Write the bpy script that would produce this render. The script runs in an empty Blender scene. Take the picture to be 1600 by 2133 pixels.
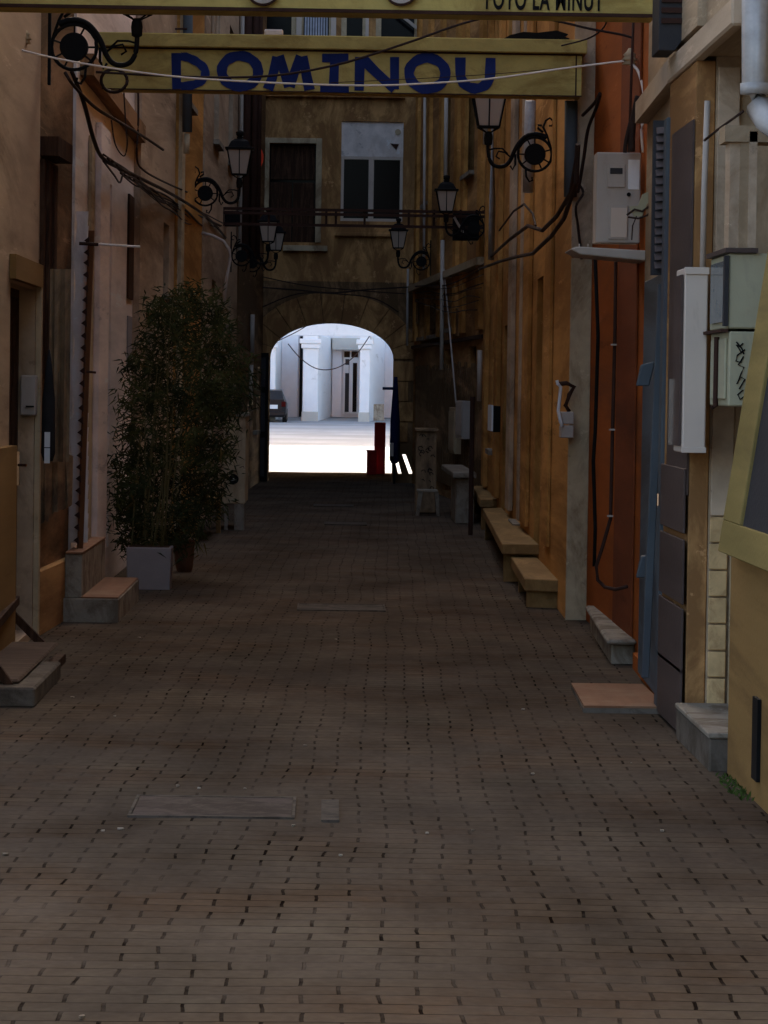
import bpy, math, random
from mathutils import Vector, Matrix
random.seed(7)
R = math.radians
sc = bpy.context.scene
COL = sc.collection

# ------------------------------------------------------------------ camera
F_PX, CX, CY = 7000.0, 800.0, 1066.5
VPX, VPY, ROLL, EYE = 690.0, 808.0, R(0.8), 1.6
Yc = Vector((VPX-CX, -(VPY-CY), -F_PX)).normalized()
Zc = Vector((math.sin(ROLL), math.cos(ROLL), 0)); Zc = (Zc-Yc*Zc.dot(Yc)).normalized()
Xc = Yc.cross(Zc)
ROT = Matrix((Xc, Yc, Zc))                      # camera space -> world
cam = bpy.data.objects.new('camera', bpy.data.cameras.new('camera')); COL.objects.link(cam)
cam.matrix_world = Matrix.Translation((0, 0, EYE)) @ ROT.to_4x4()
cam.data.sensor_fit = 'HORIZONTAL'; cam.data.sensor_width = 36.0
cam.data.lens = F_PX/1600*36; cam.data.clip_start = 0.5; cam.data.clip_end = 2000
sc.camera = cam
CAM = Vector((0, 0, EYE))

# ------------------------------------------------------------------ light
SUN_EL, SUN_AZ = R(26), R(1.5)                  # the sun stands beyond the arch
w = bpy.data.worlds.new('World'); sc.world = w; w.use_nodes = True
nt = w.node_tree; bg = nt.nodes['Background']
sky = nt.nodes.new('ShaderNodeTexSky'); sky.sky_type = 'NISHITA'; sky.sun_disc = False
sky.sun_elevation = SUN_EL; sky.sun_rotation = SUN_AZ
nt.links.new(sky.outputs[0], bg.inputs[0]); bg.inputs[1].default_value = 0.15
sky.dust_density = 5.0; sky.ozone_density = 0.3; sky.air_density = 0.8
sl = bpy.data.lights.new('sun', 'SUN'); sl.energy = 4.0; sl.angle = R(0.5); sl.color = (1, .95, .88)
so = bpy.data.objects.new('sun', sl); COL.objects.link(so)
sd = Vector((math.sin(SUN_AZ)*math.cos(SUN_EL), math.cos(SUN_AZ)*math.cos(SUN_EL), math.sin(SUN_EL)))
so.rotation_euler = sd.to_track_quat('Z', 'Y').to_euler()
sc.view_settings.view_transform = 'Standard'; sc.view_settings.look = 'None'
sc.view_settings.exposure = 2.1; sc.view_settings.gamma = 1.0
sc.render.engine = 'CYCLES'
sc.cycles.max_bounces = 10; sc.cycles.diffuse_bounces = 6; sc.cycles.glossy_bounces = 4

# ------------------------------------------------------------------ helpers
def ray(px, py):
    return ROT @ Vector((px-CX, -(py-CY), -F_PX))
def at(px, py, Y):                              # world point at depth Y seen at photo pixel
    d = ray(px, py); return CAM + d*(Y/d.y)
def gnd(px, py, z=0.0):
    d = ray(px, py); return CAM + d*((z-EYE)/d.z)

def tag(o, label=None, cat=None, group=None, kind=None):
    if label: o['label'] = label
    if cat: o['category'] = cat
    if group: o['group'] = group
    if kind: o['kind'] = kind
    return o
ORI = {}
def thing(name, loc, label, cat, group=None):
    o = bpy.data.objects.new(name, None); o.empty_display_size = .1; COL.objects.link(o)
    o.location = loc; ORI[o] = Vector(loc)
    return tag(o, label, cat, group)

class MB:
    def __init__(s): s.v = []; s.f = []
    def hexa(s, p):                              # 8 points: bottom ring 0-3, top ring 4-7
        n = len(s.v); s.v += [Vector(q) for q in p]
        for a in ((0, 3, 2, 1), (4, 5, 6, 7), (0, 1, 5, 4), (1, 2, 6, 5), (2, 3, 7, 6), (3, 0, 4, 7)):
            s.f.append(tuple(n+i for i in a))
        return s
    def box(s, x0, x1, y0, y1, z0, z1):
        return s.hexa([(x0, y0, z0), (x1, y0, z0), (x1, y1, z0), (x0, y1, z0), (x0, y0, z1), (x1, y0, z1), (x1, y1, z1), (x0, y1, z1)])
    def wbox(s, W, u0, u1, z0, z1, d0, d1):
        if u0 > u1: u0, u1 = u1, u0
        if d0 > d1: d0, d1 = d1, d0
        P = W.pt
        return s.hexa([P(u0, z0, d0), P(u1, z0, d0), P(u1, z0, d1), P(u0, z0, d1), P(u0, z1, d0), P(u1, z1, d0), P(u1, z1, d1), P(u0, z1, d1)])
    def tube(s, pts, r, seg=8, r2=None):
        pts = [Vector(p) for p in pts]; n = len(s.v); N = len(pts)
        for i, p in enumerate(pts):
            t = (pts[min(i+1, N-1)]-pts[max(i-1, 0)]).normalized()
            a = t.cross(Vector((0, 0, 1))) if abs(t.z) < .95 else t.cross(Vector((0, 1, 0)))
            a.normalize(); b = t.cross(a)
            rr = r if r2 is None else r+(r2-r)*i/(N-1)
            for k in range(seg):
                th = 2*math.pi*k/seg; s.v.append(p+a*math.cos(th)*rr+b*math.sin(th)*rr)
        for i in range(N-1):
            for k in range(seg):
                k2 = (k+1) % seg
                s.f.append((n+i*seg+k, n+i*seg+k2, n+(i+1)*seg+k2, n+(i+1)*seg+k))
        s.f.append(tuple(n+k for k in reversed(range(seg)))); s.f.append(tuple(n+(N-1)*seg+k for k in range(seg)))
        return s
    def lathe(s, c, prof, seg=16, sq=False):     # prof: (r,z)
        n = len(s.v); N = len(prof); c = Vector(c)
        for r, z in prof:
            for k in range(seg):
                th = 2*math.pi*(k+(.5 if sq else 0))/seg
                s.v.append(c+Vector((r*math.cos(th), r*math.sin(th), z)))
        for i in range(N-1):
            for k in range(seg):
                k2 = (k+1) % seg
                s.f.append((n+i*seg+k, n+i*seg+k2, n+(i+1)*seg+k2, n+(i+1)*seg+k))
        s.f.append(tuple(n+k for k in reversed(range(seg)))); s.f.append(tuple(n+(N-1)*seg+k for k in range(seg)))
        return s
    def disc(s, c, r, ax, th, seg=20, r0=None):  # cylinder centred c, axis vector ax, half thickness th
        ax = Vector(ax).normalized(); c = Vector(c)
        return s.tube([c-ax*th, c+ax*th], r, seg)
    def prism(s, poly, off):                     # polygon of 3D points extruded by off
        n = len(s.v); N = len(poly); off = Vector(off)
        s.v += [Vector(p) for p in poly]+[Vector(p)+off for p in poly]
        s.f.append(tuple(range(n, n+N))); s.f.append(tuple(reversed(range(n+N, n+2*N))))
        for i in range(N):
            j = (i+1) % N; s.f.append((n+i, n+N+i, n+N+j, n+j))
        return s
    def build(s, name, mat, parent=None, bevel=0, smooth=False, sub=False):
        off = ORI.get(parent, Vector((0, 0, 0)))
        me = bpy.data.meshes.new(name); me.from_pydata([tuple(v-off) for v in s.v], [], s.f); me.update()
        me.materials.append(mat)
        import bmesh
        bm = bmesh.new(); bm.from_mesh(me)
        if bevel:
            bmesh.ops.bevel(bm, geom=bm.edges[:], offset=bevel, segments=1, affect='EDGES', clamp_overlap=True)
        bmesh.ops.recalc_face_normals(bm, faces=bm.faces[:]); bm.to_mesh(me); bm.free()
        if smooth:
            for p in me.polygons: p.use_smooth = True
        o = bpy.data.objects.new(name, me); COL.objects.link(o); o.parent = parent
        ORI[o] = off
        return o

def smooth_pts(pts, n=6):
    P = [Vector(p) for p in pts]; out = []
    for i in range(len(P)-1):
        p0 = P[max(i-1, 0)]; p1 = P[i]; p2 = P[i+1]; p3 = P[min(i+2, len(P)-1)]
        for k in range(n):
            s = k/n; out.append(.5*((2*p1)+(-p0+p2)*s+(2*p0-5*p1+4*p2-p3)*s*s+(-p0+3*p1-3*p2+p3)*s**3))
    out.append(P[-1]); return out
def smooth_pts2(S): return [(p.x, p.y) for p in smooth_pts([(x, z, 0) for x, z in S], 4)]
class Wall:                                      # a vertical wall plane running away from the camera
    def __init__(s, Y0, X0, Y1, X1):
        s.A = Vector((X0, Y0, 0)); d = Vector((X1, Y1, 0))-s.A; s.L = d.length; s.t = d/s.L
        n = Vector((s.t.y, -s.t.x, 0)); mid = Vector((0, (Y0+Y1)/2-1, 0))-s.A
        if n.dot(mid) < 0: n = -n
        s.n = n
    def pt(s, u, z, d=0):
        p = s.A+s.t*u+s.n*d; p.z = z; return p
    def hit(s, px, py, d=0):
        r = ray(px, py); q = s.A+s.n*d; k = (q-CAM).dot(s.n)/r.dot(s.n); p = CAM+r*k
        return (p-s.A).dot(s.t), p.z
    def rect(s, xn, yt, yb, xf, d=0):            # near x edge, top, bottom (at near edge), far x edge
        u0, z1 = s.hit(xn, yt, d); _, z0 = s.hit(xn, yb, d); u1, _ = s.hit(xf, (yt+yb)/2, d)
        return u0, u1, z0, z1

def wall_slab(mb, W, u0, u1, z0, z1, ops, th):
    us = sorted(set([u0, u1]+[min(max(q, u0), u1) for o in ops for q in o[:2]]))
    for a, b in zip(us, us[1:]):
        if b-a < 1e-4: continue
        m = (a+b)/2; zz = z0
        cuts = sorted([(o[2], o[3]) for o in ops if o[0] <= m <= o[1]])
        for c0, c1 in cuts:
            if c0 > zz+1e-4: mb.wbox(W, a, b, zz, c0, -th, 0)
            zz = max(zz, c1)
        if zz < z1: mb.wbox(W, a, b, zz, z1, -th, 0)

# ------------------------------------------------------------------ materials
def mat(name, col, rough=.85, var=.25, scale=3.0, bump=.25, dirt=None, dirt_amt=.45, dscale=(1.2, .06, .55), metal=0.0, fine=40, spec=.04, aniso=.07):
    m = bpy.data.materials.new(name); m.use_nodes = True; n = m.node_tree.nodes; l = m.node_tree.links
    b = n['Principled BSDF']; b.inputs['Roughness'].default_value = rough; b.inputs['Metallic'].default_value = metal
    b.inputs['Specular IOR Level'].default_value = spec
    tc = n.new('ShaderNodeTexCoord')
    nz = n.new('ShaderNodeTexNoise'); nz.inputs['Scale'].default_value = scale; nz.inputs['Detail'].default_value = 8; nz.inputs['Roughness'].default_value = .62
    mp0 = n.new('ShaderNodeMapping'); mp0.inputs['Scale'].default_value = (1, aniso, 1); l.new(tc.outputs['Object'], mp0.inputs['Vector'])
    l.new(mp0.outputs[0], nz.inputs['Vector'])
    r = n.new('ShaderNodeValToRGB'); r.color_ramp.elements[0].position = .3; r.color_ramp.elements[1].position = .7
    r.color_ramp.elements[0].color = (*[c*(1-var) for c in col], 1); r.color_ramp.elements[1].color = (*[min(1, c*(1+var)) for c in col], 1)
    l.new(nz.outputs['Fac'], r.inputs['Fac']); last = r.outputs['Color']
    if dirt:
        mp = n.new('ShaderNodeMapping'); mp.inputs['Scale'].default_value = dscale; l.new(tc.outputs['Object'], mp.inputs['Vector'])
        n2 = n.new('ShaderNodeTexNoise'); n2.inputs['Scale'].default_value = 2.2; n2.inputs['Detail'].default_value = 10; n2.inputs['Roughness'].default_value = .7
        n2.inputs['Distortion'].default_value = .6
        l.new(mp.outputs[0], n2.inputs['Vector'])
        r2 = n.new('ShaderNodeValToRGB'); r2.color_ramp.elements[0].position = .5-.07+(.45-dirt_amt)*.5; r2.color_ramp.elements[1].position = .5+.07+(.45-dirt_amt)*.5
        l.new(n2.outputs['Fac'], r2.inputs['Fac'])
        mx = n.new('ShaderNodeMix'); mx.data_type = 'RGBA'; l.new(r2.outputs['Color'], mx.inputs['Factor'])
        l.new(last, mx.inputs[6]); mx.inputs[7].default_value = (*dirt, 1); last = mx.outputs[2]
        if name.startswith(('plaster', 'crumbling')):   # flaked patches of paler undercoat and dark chips
            mp2 = n.new('ShaderNodeMapping'); mp2.inputs['Scale'].default_value = (4, .25, 4); mp2.inputs['Location'].default_value = (3, 7, 1); l.new(tc.outputs['Object'], mp2.inputs['Vector'])
            n4 = n.new('ShaderNodeTexNoise'); n4.inputs['Scale'].default_value = 1.0; n4.inputs['Detail'].default_value = 12; n4.inputs['Roughness'].default_value = .75
            l.new(mp2.outputs[0], n4.inputs['Vector'])
            for lo, hi, cc in ((.60, .62, [min(.8, c*1.25+.03) for c in col]), (.40, .37, [c*.45 for c in col])):
                mr = n.new('ShaderNodeMapRange'); mr.inputs['From Min'].default_value = lo; mr.inputs['From Max'].default_value = hi; mr.inputs['To Max'].default_value = .55
                l.new(n4.outputs['Fac'], mr.inputs[0])
                m5 = n.new('ShaderNodeMix'); m5.data_type = 'RGBA'; l.new(mr.outputs[0], m5.inputs['Factor']); l.new(last, m5.inputs[6]); m5.inputs[7].default_value = (*cc, 1); last = m5.outputs[2]
    l.new(last, b.inputs['Base Color'])
    if bump:
        n3 = n.new('ShaderNodeTexNoise'); n3.inputs['Scale'].default_value = fine; n3.inputs['Detail'].default_value = 6
        l.new(tc.outputs['Object'], n3.inputs['Vector'])
        bp = n.new('ShaderNodeBump'); bp.inputs['Strength'].default_value = bump; bp.inputs['Distance'].default_value = .01
        l.new(n3.outputs['Fac'], bp.inputs['Height']); l.new(bp.outputs[0], b.inputs['Normal'])
    return m
M = {}
M['beige'] = mat('plaster_beige', (.44, .33, .21), dirt=(.28, .20, .12), dirt_amt=.4)
M['beige_l'] = mat('plaster_light_beige', (.50, .38, .26), dirt=(.3, .21, .13), dirt_amt=.3)
M['pink'] = mat('plaster_pinkish', (.48, .345, .22), dirt=(.27, .185, .115), dirt_amt=.35)
M['ochre'] = mat('plaster_ochre', (0.541, 0.263, 0.072), dirt=(0.312, 0.141, 0.036), dirt_amt=.42)
M['orange'] = mat('plaster_orange', (0.354, 0.094, 0.018), dirt=(0.208, 0.066, 0.022), dirt_amt=.3)
M['brownw'] = mat('plaster_brown', (.52, .28, .105), dirt=(.26, .13, .05), dirt_amt=.5)
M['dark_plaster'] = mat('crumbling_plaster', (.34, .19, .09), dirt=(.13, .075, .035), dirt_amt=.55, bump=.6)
M['greyw'] = mat('plaster_grey', (.78, .66, .56), dirt=(.55, .45, .37), dirt_amt=.3)
M['white'] = mat('plaster_white', (.78, .68, .60), dirt=(.6, .5, .42), dirt_amt=.3)
M['pil'] = mat('plaster_pale', (0.478, 0.367, 0.223), dirt=(0.250, 0.169, 0.094), dirt_amt=.3)
M['mustard'] = mat('paint_mustard', (.27, .155, .055), dirt=(.16, .09, .035), dirt_amt=.35, scale=2)
M['yellowb'] = mat('paint_beam_yellow', (.50, .38, .12), dirt=(.33, .23, .07), dirt_amt=.3, dscale=(1, 1, 2), scale=5, var=.15)
M['yellowf'] = mat('paint_frame_yellow', (.24, .175, .06), dirt=(.15, .11, .045), dirt_amt=.3)
M['blue'] = mat('paint_letter_blue', (.018, .03, .12), var=.3, bump=.1)
M['black'] = mat('iron_black', (.007, .0065, .006), rough=.75, bump=.1, spec=.12)
M['rust'] = mat('iron_brown', (.05, .025, .018), rough=.7)
M['wood'] = mat('wood_dark', (.09, .045, .025), rough=.7, scale=8, dirt=(.04, .02, .012), dirt_amt=.5, dscale=(8, 8, .8))
M['woodl'] = mat('wood_worn', (.13, .085, .055), rough=.8, scale=6, dirt=(.08, .05, .035), dirt_amt=.5, dscale=(1, 9, 1))
M['yw'] = mat('wood_bench_yellow', (.30, .18, .07), rough=.75, scale=6, dirt=(.22, .13, .05), dirt_amt=.45, dscale=(2, .5, 2))
M['metal'] = mat('painted_metal_grey', (.44, .38, .32), rough=.5, var=.1, bump=.05, dirt=(.32, .26, .2), dirt_amt=.25)
M['cabw'] = mat('cabinet_white', (.60, .49, .39), rough=.5, var=.06, bump=.05, dirt=(.46, .36, .27), dirt_amt=.2)
M['greeng'] = mat('cabinet_greenish', (.40, .37, .24), rough=.6, var=.1, bump=.05, dirt=(.3, .28, .2), dirt_amt=.3)
M['paper'] = mat('paper_white', (.75, .75, .73), rough=.7, var=.06)
M['pipew'] = mat('pipe_pale', (.45, .38, .31), rough=.5, var=.15, bump=.1)
M['zinc'] = mat('zinc_pipe', (.40, .38, .35), rough=.5, var=.25, bump=.15, metal=.2, scale=10)
M['bluem'] = mat('blue_grey_metal', (.080, .090, .094), rough=.6, var=.18, bump=.15, dirt=(.08, .08, .085), dirt_amt=.3)
M['blued'] = mat('blue_grey_door', (.095, .11, .12), rough=.6, var=.2, dirt=(.06, .06, .06), dirt_amt=.4)
M['tiled'] = mat('dark_tile', (.085, .06, .05), rough=.5, var=.2, scale=6)
M['tileo'] = mat('orange_tile', (.22, .10, .05), rough=.6, var=.2, scale=8, dirt=(.25, .14, .08), dirt_amt=.35, dscale=(1, 1, 1))
M['conc'] = mat('concrete', (.30, .255, .19), dirt=(.17, .13, .09), dirt_amt=.4, dscale=(2, 2, 2), bump=.5)
M['concg'] = mat('concrete_blue_grey', (.15, .12, .09), dirt=(.09, .07, .05), dirt_amt=.4, dscale=(2, 2, 2), bump=.5)
M['planter'] = mat('planter_grey', (.30, .27, .26), rough=.7, var=.1, bump=.2)
M['terra'] = mat('planter_brown', (.16, .09, .06), rough=.8)
M['panel'] = mat('board_black', (.045, .042, .042), rough=.55, var=.15)
M['tarp'] = mat('tarpaulin_brown', (.30, .20, .11), rough=.8, scale=6, dirt=(.12, .08, .05), dirt_amt=.4)
M['cloth'] = mat('parasol_dark_cloth', (.03, .028, .028), rough=.9)
M['cableb'] = mat('cable_dark', (.04, .025, .02), rough=.6)
M['cablew'] = mat('cable_white', (.8, .7, .58), rough=.5, var=.1)
M['redm'] = mat('paint_dark_red', (.38, .03, .035), rough=.5)
M['redc'] = mat('cloth_red', (.75, .07, .03), rough=.7, var=.1)
M['bluec'] = mat('cloth_blue', (.01, .014, .05), rough=.8)
M['leaf'] = mat('bamboo_leaf', (.06, .064, .02), rough=.6, var=.6, scale=4, bump=0)
M['leafd'] = mat('bamboo_leaf_dark', (.03, .036, .013), rough=.6, var=.6, scale=4, bump=0)
M['leafy'] = mat('bamboo_leaf_dry', (.09, .065, .02), rough=.7, var=.4, scale=4, bump=0)
M['cane'] = mat('bamboo_cane', (.12, .10, .04), rough=.6)
M['moss'] = mat('weed_green', (.06, .09, .02), rough=.8)
M['slab'] = mat('cover_slab', (.05, .037, .028), rough=.8, dirt=(.08, .06, .05), dirt_amt=.4, dscale=(3, 3, 3), bump=.6, fine=25)
M['patch'] = mat('patch_concrete', (.095, .076, .058), dirt=(.05, .04, .03), dirt_amt=.4, dscale=(3, 3, 3))
M['asph'] = mat('asphalt', (.34, .335, .33), rough=.9, var=.1, scale=1.0, dirt=(.26, .255, .25), dirt_amt=.4, dscale=(.05, .1, 1))
M['farw'] = mat('far_white_wall', (.88, .87, .85), var=.03, bump=.05, dirt=(.6, .58, .54), dirt_amt=.12)
M['farg'] = mat('far_grey_wall', (.80, .78, .77), var=.04, bump=.05)
M['farb'] = mat('far_beige_panel', (.56, .53, .46), var=.05, bump=.05)
M['carp'] = mat('car_paint_black', (.008, .008, .01), rough=.4, var=.05, bump=0, spec=.2)
M['tyre'] = mat('tyre_rubber', (.02, .02, .02), rough=.9)
M['curtain'] = mat('curtain_white', (.5, .5, .55), rough=.8, var=.2, scale=8)
def glass(name, col, rough=.08, spec=.04):
    m = bpy.data.materials.new(name); m.use_nodes = True; b = m.node_tree.nodes['Principled BSDF']
    n = m.node_tree.nodes; l = m.node_tree.links
    nz = n.new('ShaderNodeTexNoise'); nz.inputs['Scale'].default_value = 3; r = n.new('ShaderNodeMapRange')
    r.inputs['To Min'].default_value = rough*.6; r.inputs['To Max'].default_value = rough*1.8
    l.new(nz.outputs[0], r.inputs[0]); l.new(r.outputs[0], b.inputs['Roughness'])
    b.inputs['Base Color'].default_value = (*col, 1); b.inputs['Specular IOR Level'].default_value = spec; return m
M['glass'] = glass('dark_window_glass', (.006, .006, .007))
M['lampg'] = glass('lantern_opal_pane', (.42, .33, .25), .5)
M['steel'] = glass('polished_steel', (.9, .9, .9), .03, .5); M['steel'].node_tree.nodes['Principled BSDF'].inputs['Metallic'].default_value = 1
M['lens'] = glass('tail_lamp_red', (.05, .004, .004), .1)
M['meterg'] = glass('meter_window', (.12, .14, .14), .15)

def paving():
    m = bpy.data.materials.new('concrete_pavers'); m.use_nodes = True; n = m.node_tree.nodes; l = m.node_tree.links
    b = n['Principled BSDF']; b.inputs['Roughness'].default_value = .85; b.inputs['Specular IOR Level'].default_value = .0
    tc = n.new('ShaderNodeTexCoord'); mp = n.new('ShaderNodeMapping'); mp.inputs['Rotation'].default_value = (0, 0, R(1.0))
    l.new(tc.outputs['Object'], mp.inputs['Vector'])
    nd = n.new('ShaderNodeTexNoise'); nd.inputs['Scale'].default_value = .7; nd.inputs['Detail'].default_value = 2
    l.new(mp.outputs[0], nd.inputs['Vector'])
    nd2 = n.new('ShaderNodeTexNoise'); nd2.inputs['Scale'].default_value = 9; nd2.inputs['Detail'].default_value = 2
    l.new(mp.outputs[0], nd2.inputs['Vector'])
    def vsub(src, k):
        a = n.new('ShaderNodeVectorMath'); a.operation = 'SUBTRACT'; l.new(src, a.inputs[0]); a.inputs[1].default_value = (.5, .5, .5)
        s = n.new('ShaderNodeVectorMath'); s.operation = 'SCALE'; l.new(a.outputs[0], s.inputs[0]); s.inputs['Scale'].default_value = k; return s.outputs[0]
    ad = n.new('ShaderNodeVectorMath'); ad.operation = 'ADD'; l.new(mp.outputs[0], ad.inputs[0]); l.new(vsub(nd.outputs['Color'], .09), ad.inputs[1])
    ad2 = n.new('ShaderNodeVectorMath'); ad2.operation = 'ADD'; l.new(ad.outputs[0], ad2.inputs[0]); l.new(vsub(nd2.outputs['Color'], .014), ad2.inputs[1])
    mpx = n.new('ShaderNodeMapping'); mpx.inputs['Scale'].default_value = (.72, 1, 1); l.new(ad2.outputs[0], mpx.inputs['Vector'])
    br = n.new('ShaderNodeTexBrick'); l.new(mpx.outputs[0], br.inputs['Vector'])
    br.inputs['Scale'].default_value = 1.0; br.inputs['Brick Width'].default_value = .1476; br.inputs['Row Height'].default_value = .125
    br.inputs['Mortar Size'].default_value = .0042; br.inputs['Mortar Smooth'].default_value = .3; br.inputs['Bias'].default_value = -.1
    br.inputs['Color1'].default_value = (.084, .064, .046, 1); br.inputs['Color2'].default_value = (.102, .079, .057, 1)
    br.inputs['Mortar'].default_value = (.013, .009, .007, 1)
    # large patches: red-brown and sandy areas, worn and dusty spots
    n4 = n.new('ShaderNodeTexNoise'); n4.inputs['Scale'].default_value = .9; n4.inputs['Detail'].default_value = 5
    l.new(mp.outputs[0], n4.inputs['Vector'])
    r4 = n.new('ShaderNodeValToRGB'); r4.color_ramp.elements[0].position = .35; r4.color_ramp.elements[1].position = .65
    r4.color_ramp.elements[0].color = (1.08, 1.1, 1.05, 1); r4.color_ramp.elements[1].color = (.92, .78, .66, 1)
    l.new(n4.outputs['Fac'], r4.inputs['Fac'])
    mu = n.new('ShaderNodeMix'); mu.data_type = 'RGBA'; mu.blend_type = 'MULTIPLY'; mu.inputs['Factor'].default_value = 1
    l.new(br.outputs['Color'], mu.inputs[6]); l.new(r4.outputs['Color'], mu.inputs[7])
    # joints filled with dust in places
    n5 = n.new('ShaderNodeTexNoise'); n5.inputs['Scale'].default_value = 1.7; n5.inputs['Detail'].default_value = 6; n5.inputs['Roughness'].default_value = .7
    l.new(mp.outputs[0], n5.inputs['Vector'])
    r5 = n.new('ShaderNodeValToRGB'); r5.color_ramp.elements[0].position = .38; r5.color_ramp.elements[1].position = .60
    l.new(n5.outputs['Fac'], r5.inputs['Fac'])
    md = n.new('ShaderNodeMix'); md.data_type = 'RGBA'
    k = n.new('ShaderNodeMath'); k.operation = 'MULTIPLY'; k.inputs[1].default_value = .85; l.new(r5.outputs['Color'], k.inputs[0])
    l.new(k.outputs[0], md.inputs['Factor']); l.new(mu.outputs[2], md.inputs[6]); md.inputs[7].default_value = (.088, .067, .048, 1)
    n7 = n.new('ShaderNodeTexNoise'); n7.inputs['Scale'].default_value = .55; n7.inputs['Detail'].default_value = 9; n7.inputs['Roughness'].default_value = .65
    mp7 = n.new('ShaderNodeMapping'); mp7.inputs['Scale'].default_value = (2.2, .8, 1); mp7.inputs['Location'].default_value = (4, 2, 0); l.new(tc.outputs['Object'], mp7.inputs['Vector']); l.new(mp7.outputs[0], n7.inputs['Vector'])
    r7 = n.new('ShaderNodeMapRange'); r7.inputs['From Min'].default_value = .34; r7.inputs['From Max'].default_value = .62; r7.inputs['To Min'].default_value = .68; r7.inputs['To Max'].default_value = 1.18; l.new(n7.outputs['Fac'], r7.inputs[0])
    v7 = n.new('ShaderNodeVectorMath'); v7.operation = 'SCALE'; l.new(md.outputs[2], v7.inputs[0]); l.new(r7.outputs[0], v7.inputs['Scale'])
    n6 = n.new('ShaderNodeTexNoise'); n6.inputs['Scale'].default_value = 30; n6.inputs['Detail'].default_value = 6
    l.new(mp.outputs[0], n6.inputs['Vector'])
    r6 = n.new('ShaderNodeMapRange'); r6.inputs['To Min'].default_value = .8; r6.inputs['To Max'].default_value = 1.2; l.new(n6.outputs['Fac'], r6.inputs[0])
    vm = n.new('ShaderNodeVectorMath'); vm.operation = 'SCALE'; l.new(v7.outputs[0], vm.inputs[0]); l.new(r6.outputs[0], vm.inputs['Scale'])
    l.new(vm.outputs[0], b.inputs['Base Color'])
    inv = n.new('ShaderNodeMath'); inv.operation = 'SUBTRACT'; inv.inputs[0].default_value = 1; l.new(br.outputs['Fac'], inv.inputs[1])
    hh = n.new('ShaderNodeMath'); hh.operation = 'ADD'; l.new(inv.outputs[0], hh.inputs[0])
    h2 = n.new('ShaderNodeMath'); h2.operation = 'MULTIPLY'; h2.inputs[1].default_value = .5; l.new(nd2.outputs['Fac'], h2.inputs[0]); l.new(h2.outputs[0], hh.inputs[1])
    bp = n.new('ShaderNodeBump'); bp.inputs['Strength'].default_value = .7; bp.inputs['Distance'].default_value = .008
    l.new(hh.outputs[0], bp.inputs['Height']); l.new(bp.outputs[0], b.inputs['Normal'])
    return m
M['pave'] = paving()

# ------------------------------------------------------------------ ground
def sheet(name, x0, x1, ys, zs, mt):
    mb = MB(); n = 0
    for y, z in zip(ys, zs): mb.v += [Vector((x0, y, z)), Vector((x1, y, z))]
    for i in range(len(ys)-1): mb.f.append((2*i, 2*i+1, 2*i+3, 2*i+2))
    o = mb.build(name, mt); o['kind'] = 'structure'; return o
g = MB()
NX, NY = 24, 140                                  # slightly uneven paving
for j in range(NY+1):
    y = 6+(63.4-6)*j/NY
    for i in range(NX+1):
        x = -2.4+4.8*i/NX
        z = .004+.003*math.sin(x*2.1+y*.5)*math.sin(y*.4+1)+.0015*math.sin(x*4-y*1.3)
        g.v.append(Vector((x, y, max(.001, z)+.003)))
for j in range(NY):
    for i in range(NX):
        a = j*(NX+1)+i; g.f.append((a, a+1, a+NX+2, a+NX+1))
o = g.build('alley_paving', M['pave'], smooth=True); o['kind'] = 'structure'
sheet('ground', -300, 300, [-200, 6, 62, 152, 172, 900], [-.02, -.02, -.02, -.02, .36, .36], M['asph'])
sheet('plaza_road', -40, 40, [63.4, 152, 168], [.002, .002, .31], M['asph'])
sheet('pavement', -60, 60, [-60, 6], [.004, .004], M['pave'])

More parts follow.
